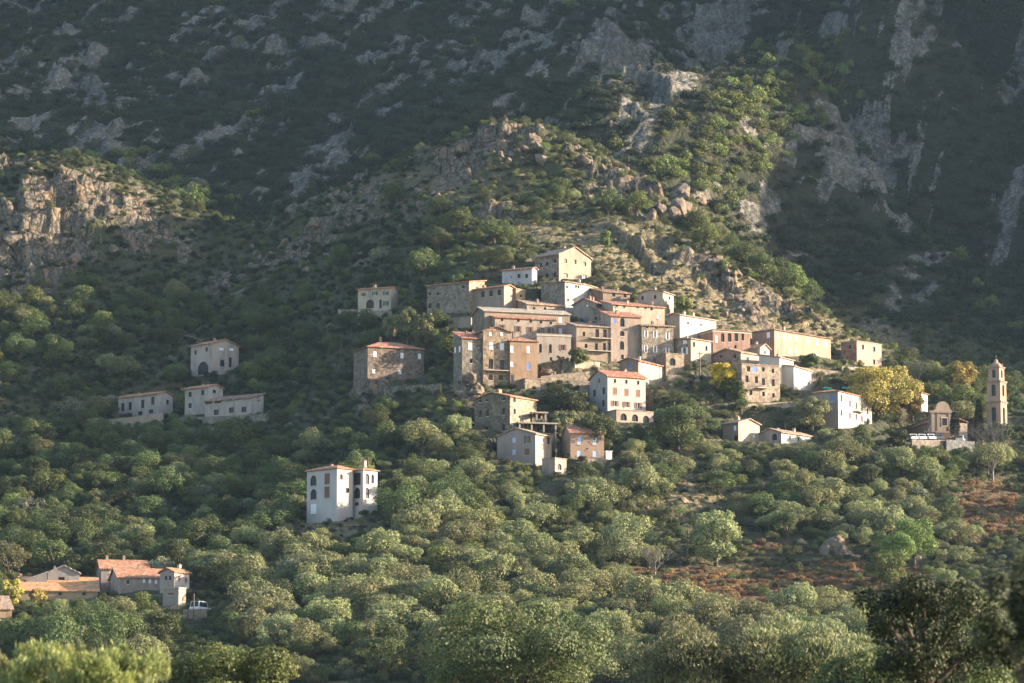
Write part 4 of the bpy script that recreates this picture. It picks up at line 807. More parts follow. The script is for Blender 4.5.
house('pale_house', 'pale pinkish gabled house with blue grey shutters below the stone house', 497, 535.5, 551.5, 434, 464, 58, 'gx', pl(CREAM), tiles(RPALE),
      row('l', [514, 514], [440, 452], 3.4, 5, 'b') + [('l', 527.4, 439.4, 2.6, 7, 'np'), ('l', 527, 451.8, 4.2, 6, 'n')] + [('r', 548.6, 441, 2.4, 6, 'd'), ('r', 541, 440, 3, 6, 'w')], wl=pl((.42, .35, .32), .15), pitch=17)
house('small_house', 'tiny pink flat roofed annex with a dark arch at the foot of the pale house', 542, 555, 566.5, 458, 475, 50, 'flat', pl((.55, .40, .31)), tiles(RPALE), [('r', 559.6, 467, 4, 6.4, 'a')])
house('orange_house', 'small orange cottage with four light blue shuttered windows and red roof', 566, 570.5, 604, 432.5, 459, 12, 'gx', pl((.48, .32, .21), .15), tiles(RED),
      row('r', [579.5, 594.8], [440.6, 441], 4.2, 7.6, 'b') + row('r', [579, 594.8], [453.4, 453.8], 4.2, 6, 'b') + row('r', [587], 449, 1.4, 1.6, 'd'), D=7, pitch=26, chim=[(.42, .5)])
# --- houses on the shaded slope
house('white_house', 'pale tall house with dark arch, uppermost of the left hillside houses', 191, 211, 239, 343.5, 376, 45, 'gy', pl((.58, .49, .42)), tiles(RORANGE),
      row('l', [195.5, 206.5], [352.5, 349.5], 2, 4, 'd') + [('l', 203, 368, 12, 13, 'a')] + row('r', [221.5, 231.5], [349, 349.5], 4, 2.6, 'w') + [('r', 222.4, 363, 4.2, 7, 'a'), ('r', 230.4, 362.4, 2.4, 9, 'd')], pitch=17)
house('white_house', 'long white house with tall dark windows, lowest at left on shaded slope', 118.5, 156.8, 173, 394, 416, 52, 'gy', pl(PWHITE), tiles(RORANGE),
      row('l', [122.6, 130, 142.6, 152.6], [407.2, 406, 404, 400.8], 3.2, 7.4, 'd') + row('l', [123, 130, 140, 151], [416, 415.2, 413.4, 411.6], 4.2, 3.8, 'd') + row('r', [167.7], 402, 2, 4, 'd'), wl=pl((.52, .46, .42)), pitch=17)  # duller left plaster, shared with the neighbours, paints in the shade
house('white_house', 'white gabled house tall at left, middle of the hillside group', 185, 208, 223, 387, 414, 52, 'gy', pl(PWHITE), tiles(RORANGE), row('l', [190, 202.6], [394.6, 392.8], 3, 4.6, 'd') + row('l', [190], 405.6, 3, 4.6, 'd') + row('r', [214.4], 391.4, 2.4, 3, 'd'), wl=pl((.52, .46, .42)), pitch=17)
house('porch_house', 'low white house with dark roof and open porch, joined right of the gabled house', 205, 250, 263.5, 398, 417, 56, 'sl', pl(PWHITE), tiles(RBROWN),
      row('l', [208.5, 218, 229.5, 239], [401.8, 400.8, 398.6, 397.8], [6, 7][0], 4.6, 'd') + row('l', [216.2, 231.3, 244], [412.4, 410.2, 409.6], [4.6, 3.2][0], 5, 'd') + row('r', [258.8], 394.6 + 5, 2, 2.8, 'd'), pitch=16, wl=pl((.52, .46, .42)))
house('white_house', 'small square cream villa with big arch and green shutters on upper left slope', 358, 390.6, 398, 288, 309, 70, 'gy', pl(CREAM), tiles(RORANGE),
      [('l', 370, 304, 8, 9, 'a'), ('l', 375, 293.4, 3, 4, 'gp'), ('l', 386, 293.2, 3, 4, 'gp'), ('l', 363.6, 294.6, 4, 3, 'n'), ('l', 386, 303.4, 3, 5, 'gp'), ('l', 380.5, 304, 2.2, 8, 'd')], wl=pl((.60, .52, .40)), pitch=12, chim=[(.5, .6)])
house('stone_house', 'dark rubble stone house with wide low red roof left of the village', 352, 367.5, 424, 347, 386, 22, 'hip', stn((.19, .155, .13), .3), tiles(RED),
      row('r', [375.2, 402, 419.6], [354, 355.4, 356.2], 3.2, 5.4, 'w') + row('r', [374, 400], [371, 372], 3, 4, 'w') + row('r', [388], 380, 3, 5, 'd'), pitch=22, D=9, chim=[(.35, .5), (.6, .5)])
villa = house('white_villa', 'white villa with orange hipped roof and dark arches alone on lower left slope', 307, 336.8, 353, 468.5, 522, 45, 'hip', pl((.66, .60, .55), .08), tiles(RORANGE),
      [('l', 313.4, 480.6, 6.6, 10.5, 'a'), ('l', 313.4, 494.3, 6.6, 10.5, 'a')] + row('l', [327.2, 327], [478.8, 492.2], 4.8, 10, 'n') + row('l', [313.4], 509, 6, 10, 'w') + [('r', 341.3, 477, 3, 5.6, 'a'), ('r', 347.3, 490.5, 3.2, 4.6, 'd')], wl=pl((.62, .61, .62), .08), pitch=22, chim=[(.8, .6)])  # bluish left plaster paints the shaded side, warm right plaster the lit side
house('villa_wing', 'white wing with stacked dark arches attached to the right of the villa', 351.5, 363, 377.5, 470, 510, 45, 'hip', pl((.66, .60, .55), .08), tiles(RORANGE),
      [('l', 356.8, 479, 7, 11, 'd'), ('l', 356.8, 493, 6.8, 11, 'a'), ('l', 356.5, 504, 4, 3, 'd'), ('r', 367.2, 479, 3.8, 10.5, 'a'), ('r', 367.2, 493, 3.8, 10.5, 'a'), ('r', 372.7, 479, 2.6, 9, 'a')], wl=pl((.62, .61, .62), .08), pitch=20, Y=villa.y + 2.0, chim=[(.5, .5)])  # wing repeats the villa's lit and shaded plaster colours
# --- lower left hamlet
house('grey_barn', 'plain grey gabled barn with lower lean-to at the far left', 46, 47.5, 79.5, 573, 590, 10, 'gy', pl((.36, .35, .35), .15), tiles((.22, .21, .21)), row('r', [61.5], 579, 5.4, 3.6, 'd'), D=12, pitch=25)
house('lean_to_house', 'grey lean-to shed on the left side of the grey barn', 24, 26, 47, 580, 592, 10, 'sl', pl((.32, .31, .31), .15), tiles((.22, .21, .21)), [], D=9, pitch=20)
house('tiled_house', 'house with two chimneys and orange roof at the back of the lower hamlet', 98, 101, 148.5, 568.5, 585, 12, 'gx', pl((.42, .37, .33)), tiles(RORANGE), row('r', [111.5, 136], [571.5, 572], 3.4, 4.6, 'w') + row('r', [125, 143], [572, 573], 2.2, 3.6, 'd'), D=9, pitch=22, chim=[(.17, .5), (.53, .5)])
house('tiled_house', 'house with wide orange roof and sunlit gable in front of the lower hamlet', 114, 118, 170.5, 577, 594, 16, 'gx', pl((.45, .38, .32)), tiles(RORANGE), row('r', [144, 150, 156], [580.5, 581, 581.5], 2.4, 4, 'w') + row('r', [128], 582, 2.4, 3.6, 'd'), D=9, pitch=22, chim=[(.48, .5)])
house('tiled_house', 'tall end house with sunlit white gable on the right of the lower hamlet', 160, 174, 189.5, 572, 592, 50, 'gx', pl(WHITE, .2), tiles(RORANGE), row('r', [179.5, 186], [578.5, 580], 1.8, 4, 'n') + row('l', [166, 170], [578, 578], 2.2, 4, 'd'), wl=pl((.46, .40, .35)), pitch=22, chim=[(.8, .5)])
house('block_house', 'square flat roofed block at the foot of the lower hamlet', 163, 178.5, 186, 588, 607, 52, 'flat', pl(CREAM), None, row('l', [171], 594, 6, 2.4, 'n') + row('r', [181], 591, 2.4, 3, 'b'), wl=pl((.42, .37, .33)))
house('long_roofed_barn', 'very long low barn with orange tiled roof at the far left', 18, 20, 98, 590.5, 600, 8, 'sx', pl(OCHRE), tiles((.58, .27, .11)), row('r', [40, 60, 84], [594, 594, 594], 3, 3, 'd'), D=9, pitch=18, chim=[(.01, .9)])
house('low_house', 'low tan shed cut by the left edge of the picture', -14, -8, 12, 609, 618, 14, 'sx', pl(OCHRE), tiles(RPALE), [], D=8, pitch=18)
# ------------------------------------------------------------------ bell tower
def openings_tower():
    x, y, z = P(1001, 424, 772); s = y / F; th = R(58); ws = 12.9 * s / math.sin(th)
    e = empty('bell_tower', (x, y, z), 'slender tan stone bell tower with two arched belfry stages near the right edge', 'bell tower', None, th)
    m = pl((.52, .36, .25), .25); tr = pl((.44, .30, .21), .3); hz = lambda py: ray(1001, py)[1] * y - z
    def stage(nm, z0, z1, k, op):
        a = (ws - ws * k) / 2; b = ws - a; mb = MB().mat(m); w = b - a
        holes = [] if not op else [(w * .34, w * .66, z0 + (z1 - z0) * op[0], z0 + (z1 - z0) * op[1], True)]
        face_wall(mb, (a, a), (1, 0), (0, 1), w, z0, z1, holes, .35); face_wall(mb, (a, a), (0, 1), (1, 0), w, z0, z1, holes, .35)
        face_wall(mb, (b, a), (0, 1), (-1, 0), w, z0, z1, holes, .35); face_wall(mb, (a, b), (1, 0), (0, -1), w, z0, z1, holes, .35)
        mb.poly([(a, a, z1 - .001), (b, a, z1 - .001), (b, b, z1 - .001), (a, b, z1 - .001)])
        o = mb.build(nm, e)
        if holes:
            k2 = MB().mat(glassm()); u0, u1, v0, v1, _ = holes[0]
            for A in (((a + u0, a + u1, a + .36, a + .4),), ((a + .36, a + .4, a + u0, a + u1),)):
                q = A[0]; k2.box(q[0], q[1], q[2], q[3], v0, v1)
            k2.box(a + u0, a + u1, b - .4, b - .36, v0, v1); k2.box(b - .4, b - .36, a + u0, a + u1, v0, v1); k2.build('belfry_dark_panel', o)  # dark panels stand in for the shaded inside of the arches
    def band(nm, zz, k, hh=.35):
        a = (ws - ws * k) / 2; b = ws - a; mb = MB().mat(tr); mb.box(a - .12, b + .12, a - .12, b + .12, zz, zz + hh * .5); mb.box(a - .25, b + .25, a - .25, b + .25, zz + hh * .5 + .002, zz + hh); mb.build(nm, e)
    stage('base', -8, hz(402.5), 1.0, (.52, .93)); band('cornice', hz(402.5) + .003, 1.0, .4)
    stage('shaft', hz(402.5) + .406, hz(382), .97, (.28, .9)); band('cornice', hz(382) + .003, .97, .4)
    stage('belfry', hz(382) + .406, hz(367.5), .8, (.25, .88)); band('cornice', hz(367.5) + .003, .8, .35)
    c = ws / 2; h0 = hz(367.5) + .356; mb = MB().mat(m); r = ws * .40
    mb.lathe([(r, h0), (r * .95, h0 + .35), (r * .72, h0 + .75), (r * .45, h0 + 1.0), (r * .3, h0 + 1.25), (r * .3, h0 + 1.5), (.1, h0 + 1.75)], 12, (c, c)); mb.build('dome', e, True)
    k = MB().mat(IRON); k.box(c - .05, c + .05, c - .05, c + .05, h0 + 1.7, h0 + 2.7); k.box(c - .3, c + .3, c - .04, c + .04, h0 + 2.25, h0 + 2.35); k.build('cross', e)
    for i, (qx, qy) in enumerate(((.12, .12), (.88, .12), (.12, .88), (.88, .88))):
        k = MB().mat(tr); k.lathe([(.18, h0 - .002), (.14, h0 + .3), (.2, h0 + .45), (.02, h0 + .9)], 6, (ws * (.5 + (qx - .5) * .78), ws * (.5 + (qy - .5) * .78))); k.build('pinnacle', e)
    PROTECT.append((987, 1009, 358, 418, y)); FOOT.append((x, y + 3, 4)); PADS.append((x, y + 2, 1, 0, 3.5, 3.5, z - .5))
openings_tower()
# ------------------------------------------------------------------ church with a curved baroque front
ct_, st_ = math.cos, math.sin
def church():
    x, y, z = P(923, 440, 766); s = y / F; th = R(13); e = empty('church', (x, y, z), 'tan baroque church with rounded pediment and flared front on the terrace at right', 'church', None, th)
    W = 42 * s / math.cos(th); m = pl((.42, .31, .235), .35); tr = pl((.34, .26, .20), .3); u = lambda p: p * W; hz = lambda py: ray(942, py)[1] * y - z
    zb, z1, z2, zt = -5, hz(430), hz(412.5), hz(404)
    prof = [(0, zb), (1, zb), (1, z1 - 1)]; 
    for i in range(9): t = i / 8; prof.append((1 - .0 - .2 * (math.sin(t * math.pi / 2) ** .7), z1 - 1 + (z2 - z1 + 1) * (t ** 1.5)))
    prof.append((.8, z2))
    for i in range(13): t = i / 12 * math.pi; prof.append((.50 + .17 * math.cos(t), z2 + .9 + (zt - z2 - .2) * math.sin(t)))
    prof.append((.2, z2))
    for i in range(9): t = 1 - i / 8; prof.append((.2 * (math.sin(t * math.pi / 2) ** .7), z1 - 1 + (z2 - z1 + 1) * (t ** 1.5)))
    mb = MB().mat(m); mb.prism([(u(a), 0, b) for a, b in prof], (0, .8, 0)); fo = mb.build('facade', e)
    k = MB().mat(tr); k.box(u(.16), u(.84), -.3, -.003, z2, z2 + .45); k.build('cornice', fo)
    k = MB().mat(tr); k.box(u(.02), u(.98), -.22, -.003, z1 - .5, z1 - .15); k.build('cornice', fo)
    for a in (.24, .38, .66, .77): k = MB().mat(tr); k.box(u(a) - .3, u(a) + .3, -.14, -.004, zb, z2 - .01) if False else k.box(u(a) - .28, u(a) + .28, -.14, -.004, z1 - .14, z2 - .01); k.build('pilaster', fo)
    k = MB().mat(FR['s']); k.box(u(.46), u(.62), -.10, -.004, hz(426), hz(416.5)); wn = k.build('window', fo); k = MB().mat(glassm()); k.box(u(.48), u(.60), -.13, -.101, hz(425), hz(417.5)); k.build('pane', wn)
    k = MB().mat(tr); k.box(u(.46), u(.70), -.12, -.004, -1, hz(432)); dn = k.build('door', fo); k = MB().mat(WOOD_D); k.box(u(.49), u(.67), -.16, -.121, -1, hz(433)); k.build('panel', dn)
    L = 15; k = MB().mat(m); k.box(u(.14), u(.86), .81, L, zb, z2 - 2.2); k.build('nave', e)
    k = MB().mat(tiles(RED)); h = z2 - 2.2; k.prism([(u(.10), .82, h + .01), (u(.90), .82, h + .01), (u(.5), .82, h + 1.9)], (0, L - .6, 0)); k.build('roof', e)
    k = MB().mat(pl((.62, .48, .38), .2)); k.box(u(.88), u(1.16), 1.5, L, zb, hz(421)); sd_ = k.build('side_aisle', e)
    k = MB().mat(tiles(RED)); z3 = hz(421) + .02; k.prism([(u(.86), 1.3, z3 + 1.1), (u(1.2), 1.3, z3), (u(1.2), 1.3, z3 + .2), (u(.86), 1.3, z3 + 1.3)], (0, L - 1.5, 0)); k.build('aisle_roof', e)
    for yy in (4, 8): k = MB().mat(glassm()); k.box(u(1.18) + .003, u(1.18) + .05, yy, yy + 1, hz(431), hz(425)); k.build('window', e)
    PROTECT.append((924, 970, 401, 436, y)); FOOT.append((x + 4, y + 8, 8)); PADS.append((x + 4, y + 5, ct_(th), st_(th), 9, 8, z - .6)); return e
church()
# ------------------------------------------------------------------ walls
def wall_thing(name, label, pts, h, thick, m, cat='wall', down=3):
    """pts: (px, py of the top, distance)"""
    Q = [P(*p) for p in pts]; mb = MB().mat(m); o = Vector(Q[0]); e_ = []
    for a, b in zip(Q, Q[1:]):
        A = Vector(a) - o; B = Vector(b) - o; d = (B - A); n = Vector((-d.y, d.x, 0)).normalized() * thick
        seg = max(1, int(d.length / 3)); rr = random.Random(int(a[0] * 10))
        for i in range(seg):
            p = A + d * i / seg; q = A + d * (i + 1) / seg; j = rr.uniform(-.12, .12)
            mb.prism([(p.x, p.y, p.z - h - down), (q.x, q.y, q.z - h - down), (q.x, q.y, q.z + j), (p.x, p.y, p.z + j)], n)
    ob = mb.build(name, None, label=label, cat=cat, kind='thing'); ob.location = o; return ob
def dist(px, py): return hit(px, py)[1]
def wall_at(name, label, l, base_py, top_py, r, base_r, top_r, m, thick=.5, **k):
    a = dist(l, base_py); b = dist(r, base_r); return wall_thing(name, label, [(l, top_py, a), (r, top_r, b)], (base_py - top_py) * a / F, thick, m, **k)
wall_at('retaining_wall', 'pale terrace wall under the long white house on the shaded slope', 108, 427, 419.5, 163, 425, 413, pl(BEIGE))
wall_at('retaining_wall', 'grey terrace wall under the porch house on the shaded slope', 180, 422, 417, 268, 421, 414.5, stn(STG))
wall_at('retaining_wall', 'long stone terrace wall under the small square villa', 338, 318, 309, 390, 321, 311.5, stn(STL))
wall_at('retaining_wall', 'rough stone retaining wall beside the sunlit rocks below the annex', 541, 383, 376, 590, 380, 371, stn(STL))
wall_at('retaining_wall', 'pale stone wall below the balconied block in the village', 575, 371, 361, 600, 372, 362, stn((.36, .31, .25)))
wall_at('retaining_wall', 'blue grey wall holding up the church terrace', 912, 449, 439.5, 946, 450, 440, stn((.20, .18, .16)), down=4)
wall_at('retaining_wall', 'grey block wall under the right part of the church terrace', 946.5, 452, 439.5, 975, 452, 441.5, stn((.16, .165, .17)), down=4)
wall_at('retaining_wall', 'stone road wall below the parked van in the lower left hamlet', 183, 620, 609.5, 207, 618, 609, stn(STL))
wall_at('retaining_wall', 'low stone terrace wall beneath the orange cottage', 588, 466, 460, 632, 467, 459, stn(STL))
wall_at('retaining_wall', 'mossy stone wall under the dark rubble stone house', 356, 398, 388, 440, 397, 384, stn((.18, .16, .13)))
wall_at('retaining_wall', 'dry stone terrace wall on the hill right above the blue-white house', 505, 262, 257.5, 532, 262, 258, stn(STL))
wall_at('garden_wall', 'thin path wall across the hilltop shrubs above the highest house', 575, 240, 236, 604, 241, 237, stn(STG))
wall_at('garden_wall', 'broken field wall among bracken at lower left of the villa ground', 395, 512, 509, 440, 511, 507, stn(STL))
wall_at('retaining_wall', 'pale terrace wall just right of the cream red roofed house behind the white one', 668, 381, 375, 700, 382, 376, stn(STL))
wall_at('retaining_wall', 'stone terrace wall below the tall stone house with the balcony', 741, 411, 405, 800, 407, 401, stn(STL))
wall_at('retaining_wall', 'rough wall on the bank under the long orange house', 800, 374, 367, 838, 377, 371, stn(STL))
wall_at('retaining_wall', 'low pale wall on the path left of the twin gabled houses', 690, 443, 438, 721, 444, 439, stn(STL))
wall_at('retaining_wall', 'dark stone terrace wall under the pinkish flat topped house', 842, 372, 366, 884, 374, 369, stn(STG))
# ------------------------------------------------------------------ pergolas by the stone house
def pergola(label, l, r, top, base, th):
    x, y, z = P(l, base, dist((l + r) / 2, base + 8) - .5); s = y / F; th = R(th); W = (r - l) * s / math.cos(th); H = (base - top) * s; e = empty('pergola', (x, y, z), label, 'pergola', None, th)
    m = pl((.42, .36, .30)); D = 3.2
    k = MB().mat(m); k.box(-.3, W + .3, -.3, D + .3, H - .32, H); k.build('roof', e)
    n = max(2, int(W / 2.6) + 1)
    for i in range(n):
        for yy in (0, D - .3): u = i * (W - .35) / (n - 1); k = MB().mat(m); k.box(u, u + .35, yy, yy + .3, -4, H - .325); k.build('post', e)
    k = MB().mat(stn(ST)); k.box(0, W, .05, .28, -4, H * .15); k.build('low_wall', e); k = MB().mat(stn(ST)); k.box(0, W, D + .05, D + .3, -4, H - .34); k.build('back_wall', e)
    PROTECT.append((l, r, top, base, y))
pergola('long flat roofed open pergola in front of the rubble stone house', 519, 557, 421.5, 434, 16)
pergola('small open pergola against the right wall of the rubble stone house', 536, 546.5, 411.5, 420, 16)
# ------------------------------------------------------------------ vehicles
def car(label, px, py, col, rz, van=False, cat='car', Y=None):
    Y = Y or dist(px, py + 1.0); x, y, z = P(px, py, Y); e = empty('parked_van' if van else 'parked_car', (x, y, z), label, cat, 'vehicles parked by the walls', R(rz))
    L, Wd = (4.7, 1.85) if van else (4.1, 1.7); h1 = .95 if van else .8; h2 = 1.95 if van else 1.42; pm = paint('car_paint', col, .3, .02)
    k = MB().mat(pm); a = L / 2
    k.prism([(-a, -Wd / 2, .28), (a, -Wd / 2, .28), (a, -Wd / 2, h1 - .15), (a - .25, -Wd / 2, h1), (-a + .1, -Wd / 2, h1), (-a, -Wd / 2, h1 - .2)], (0, Wd, 0))
    up = [(-a + .15, h1 + .002), (a - 1.1, h1 + .002), (a - 1.6, h2), (-a + .35, h2)] if van else [(-a + .5, h1 + .002), (a - .9, h1 + .002), (a - 1.6, h2), (-a + 1.0, h2)]
    k.prism([(p, -Wd / 2 + .1, q) for p, q in up], (0, Wd - .2, 0)); b = k.build('body', e)
    g = glassm()
    for (p0, q0), (p1, q1), sg in ((up[1], up[2], 1), (up[0], up[3], -1)):
        k = MB().mat(g); k.prism([(p0 + sg * .004, -Wd / 2 + .2, q0 + .05), (p0 + sg * .004, Wd / 2 - .2, q0 + .05), (p1 + sg * .03, Wd / 2 - .25, q1 - .08), (p1 + sg * .03, -Wd / 2 + .25, q1 - .08)], (sg * .02, 0, .012)); k.build('windscreen', e)
    for sy, dy in ((-Wd / 2 + .085, .012), (Wd / 2 - .097, .012)):
        k = MB().mat(g); k.prism([(p * .9 + (.05 if i in (0, 3) else -.05), sy, q + (.06 if i < 2 else -.1)) for i, (p, q) in enumerate(up)], (0, dy, 0)); k.build('side_window', e)
    for wx in (-a + .8, a - .8):
        for wy in (-Wd / 2 - .02, Wd / 2 - .2):
            k = MB().mat(IRON); k.prism([(wx + .33 * math.cos(t), wy, .33 + .33 * math.sin(t)) for t in [i * math.pi / 7 for i in range(14)]], (0, .22, 0)); k.build('wheel', e)
    for wy in (-Wd / 2 + .15, Wd / 2 - .45): k = MB().mat(SH['w']); k.box(a + .003, a + .04, wy, wy + .3, .5, .68); k.build('headlight', e)
    PROTECT.append((px - 9, px + 9, py - 7, py, y)); return e
car('pale blue white van parked above the road wall in the lower left', 200.5, 613, (.50, .56, .62), 66, True, 'van', dist(200, 618) + 2.5)
car('white car parked leftmost on the church terrace', 911.5, 441.2, (.55, .56, .58), 105)
car('white car parked second from the left on the church terrace', 920, 441.2, (.55, .56, .58), 105)
car('white car parked third from the left on the church terrace', 928.5, 441.2, (.5, .5, .52), 110)
car('dark grey car parked in front of the church door', 937.5, 441.2, (.10, .10, .12), 100)
car('white car parked alone right of the cypress by the church', 960.5, 442.5, (.8, .8, .8), 75)
# ------------------------------------------------------------------ poles and lamps
def pole(label, px, top, base, arm=False, lamp=False, m=None):
    x, y, z = hit(px, base); s = y / F; H = (base - top) * s; e = empty('street_lamp' if lamp else 'utility_pole', (x, y, z), label, 'street lamp' if lamp else 'utility pole')
    k = MB().mat(m or WOOD_D); k.tube([(0, 0, -1), (0, 0, H)], [.16, .11] if not lamp else [.08, .06]); k.build('pole', e)
    if arm: k = MB().mat(IRON); k.box(-.7, .7, -.05, .05, H - .6, H - .48); k.build('crossarm', e)
    if lamp: k = MB().mat(WHITEP); k.lathe([(.05, H), (.28, H + .1), (.32, H + .35), (.1, H + .55)], 8); k.build('lamp_head', e)
    PROTECT.append((px - 1, px + 1, top, base, y))
pole('dark wooden utility pole beside the parked van', 193.6, 594, 621, True); pole('thin leaning utility pole left of the dark pole by the van', 188, 609, 621)
pole('tall wooden pole standing among the low bushes near the bracken', 687.5, 524, 566, True); pole('tall thin pole behind the lower hamlet roofs', 227.5, 568, 596)
pole('small white headed lamp among the shrubs under the annex', 562, 397, 412, lamp=True, m=WHITEP); pole('thin antenna pole beside the long white house on the left slope', 125, 389, 400, m=IRON)
pole('dark pole beside the roof of the tall white house by the plane tree', 822, 376, 394); pole('wooden pole rising between the cream house and the corner house', 700, 352, 378, True); pole('wooden pole on the bank left of the long dark rubble house', 341, 336, 366, True)
# white shed by the cottage
house('white_hut', 'tiny white hut beside the terrace wall right of the orange cottage', 605, 606, 612, 451.5, 459, 12, 'flat', WHITEP, None, [], D=1.6, cat='hut')
def tent(): pass
# green awnings by the white house
for nm, px, lab in (('awning', 828, 'green awning on the roof edge of the tall white house, left one'), ('awning', 847, 'green awning behind the roof of the tall white house, right one')):
    x, y, z = P(px, 388.5, dist(838, 421) + 9); k = MB().mat(paint('green_canvas', (.03, .30, .20))); k.prism([(-1.0, 0, 0), (.9, 0, -.1), (.8, .1, .2), (-.7, .1, .3)], (0, 1.6, .3)); o = k.build(nm, None, label=lab, cat='awning'); o.location = (x, y, z)
# ------------------------------------------------------------------ singular trees
def tree(kind_mat, name, label, cat, px, base, top, wpx, n, leaf, seed, group=None, lob=14, h=1.0, flat=.75, big=.4, Y=None, aspect=1.0, inner=.15, lift=.75, bare=False, spike=0, low=.25, low_b=.06, back=0):
    if Y is None: x, y, z = hit(px, base)
    else: x, y, z = P(px, base, Y)
    if back: y += back; x = ray(px, base)[0] * y; z = gz(x, y) - .5; base = proj(x, y, z)[1]
    s = y / F; Rr = wpx / 2 * s * .93; Ht = (base - top) * s
    e = empty(name, (x, y, z - .2), label, cat, group, RNG.uniform(0, 6)); Rr *= 1.0
    if not bare:
        rr = random.Random(seed); b0 = low_b * Ht; ch = Ht - b0; L = [(0, 0, b0 + ch * .5, Rr * .62, Rr * .62, ch * .4)]
        for i in range(lob + 6):
            a = rr.random() * 6.283; v = rr.uniform(-.9, .82); q = math.sqrt(max(.05, 1 - v * v)) * rr.uniform(.62, .86); sz = big * rr.uniform(.65, 1.15) * .85
            L.append((math.cos(a) * q * Rr, math.sin(a) * q * Rr, b0 + ch * (.5 + v * .42), sz * Rr, sz * Rr, sz * max(ch * .5, Rr * .7) * flat))
        link(bpy.data.objects.new('crown', leaf_mesh('crown', kind_mat, L, n, leaf, seed, aspect=aspect, inner=inner, spike=spike)), e)
    link(bpy.data.objects.new('trunk', limbs(seed, Ht * .85, Rr, max(.1, Rr * .07), 7, low)), e); FOOT.append((x, y, Rr * .7)) if not back else None; PROTECT.append((px - wpx * .4, px + wpx * .4, top, base - (base - top) * .3 - (25 if back else 0), y)); return e
tree(LM['gold'], 'plane_tree', 'large golden leaved plane tree right of the tall white house', 'tree', 881, 434, 360, 92, 17000, .36, 301, lob=30, big=.28, flat=.9, aspect=1.1, back=13, low_b=0)
tree(LM['gold'], 'plane_tree', 'smaller golden tree low behind the big plane tree, by the red roofed house', 'tree', 912, 418, 388, 26, 5000, .34, 302)
tree(LM['yellow'], 'yellow_tree', 'bright yellow autumn tree in the middle of the village slope', 'tree', 722, 394, 361, 32, 7000, .32, 303, lob=18, big=.32)
tree(LM['bright'], 'lime_green_tree', 'fresh green tree directly right of the bright yellow tree', 'tree', 737, 402, 376, 26, 5000, .32, 304)
tree(LM['bright'], 'lime_green_tree', 'bright lime tree behind the tall cream house at upper right', 'tree', 683, 322, 293, 24, 5000, .3, 305, lift=.8)
tree(LM['bright'], 'lime_green_bush', 'lime green bush below the balconied block', 'bush', 579, 366, 345, 22, 4500, .28, 306)
tree(LM['bright'], 'rounded_tree', 'single rounded light green tree above the village on the hill', 'tree', 606, 246, 229, 14, 2600, .28, 307)
for i, (px, b, t, w_, l_) in enumerate([(393, 342, 311, 26, 'left part of the tall olive green pine clump above the dark stone house'), (408, 346, 303, 34, 'tallest olive green pine of the clump above the dark stone house'), (424, 352, 309, 24, 'right hand olive green pine of the clump nearest the village')]):
    tree(LM['olive'], 'pine_tree', l_, 'pine tree', px, b, t, w_, 6000, .32, 310 + i, lob=16, big=.32)
tree(LM['pine'], 'stone_pine', 'large bright green umbrella pine at the right by the bracken, front one', 'pine tree', 886, 592, 546, 46, 9000, .26, 320, lob=16, flat=.8, low_b=.12)
tree(LM['pine'], 'stone_pine', 'bright green umbrella pine at the right, rear upper one', 'pine tree', 914, 566, 516, 52, 9000, .26, 321, lob=16, flat=.8, low_b=.12)
tree(LM['pine'], 'stone_pine', 'small bright green umbrella pine between the two larger ones', 'pine tree', 899, 575, 531, 40, 7000, .26, 322, lob=14, flat=.8, low_b=.12)
tree(LM['olive'], 'spreading_oak', 'big light green tree standing alone in the lower centre right', 'oak tree', 716, 566, 506, 56, 11000, .34, 323, lob=20)
tree(LM['gold'], 'autumn_tree', 'round brownish gold tree above the church', 'tree', 962, 396, 358, 32, 6000, .3, 324)
tree(LM['gold'], 'autumn_tree', 'orange autumn tree at the left edge by the long barn', 'tree', 10, 606, 577, 26, 5000, .3, 325)
tree(LM['gold'], 'autumn_tree', 'small yellowing tree half over the long barn roof', 'tree', 38, 606, 586, 20, 3500, .3, 326)
tree(LM['olive'], 'round_tree', 'rounded olive green tree below the wall under the annex', 'tree', 565, 436, 408, 28, 5500, .32, 327)
tree(LM['oak'], 'round_tree', 'broad dark tree left of the pink arched terrace', 'oak tree', 599, 452, 408, 42, 8000, .32, 328, lob=18)
tree(LM['oak'], 'round_tree', 'large dark oak in front right of the pink arched terrace', 'oak tree', 678, 452, 400, 66, 12000, .34, 329, lob=24)
tree(LM['olive'], 'round_tree', 'pale green tree wedged under the right end of the village houses', 'tree', 812, 428, 396, 40, 7000, .32, 330)
tree(LM['oak'], 'round_tree', 'dark bush tree in front of the long orange house', 'tree', 809, 368, 352, 22, 4200, .28, 331)
tree(LM['dark'], 'ivy_mound', 'dark ivy covered bank below the annex left of the white house', 'bush', 568, 412, 385, 50, 9000, .3, 332, lob=18, lift=.55, flat=.8)
def cypress(label, px, base, top, wpx, seed, Y=None):
    x, y, z = hit(px, base) if Y is None else P(px, base, Y); s = y / F; H = (base - top) * s; r = wpx * s / 2; e = empty('cypress_tree', (x, y, z), label, 'cypress')
    L = [(0, 0, H * t, r * (1 - (2 * t - .9) ** 2 * .55) * .8, r * (1 - (2 * t - .9) ** 2 * .55) * .8, H * .16) for t in (.15, .3, .45, .6, .75, .88)]
    link(bpy.data.objects.new('crown', leaf_mesh('crown', LM['cypress'], L, 3500, .22, seed, spike=.5)), e); k = MB().mat(BARK); k.tube([(0, 0, -1), (0, 0, H * .3)], [.2, .14]); k.build('trunk', e)
    PROTECT.append((px - wpx / 2, px + wpx / 2, top, base, y))
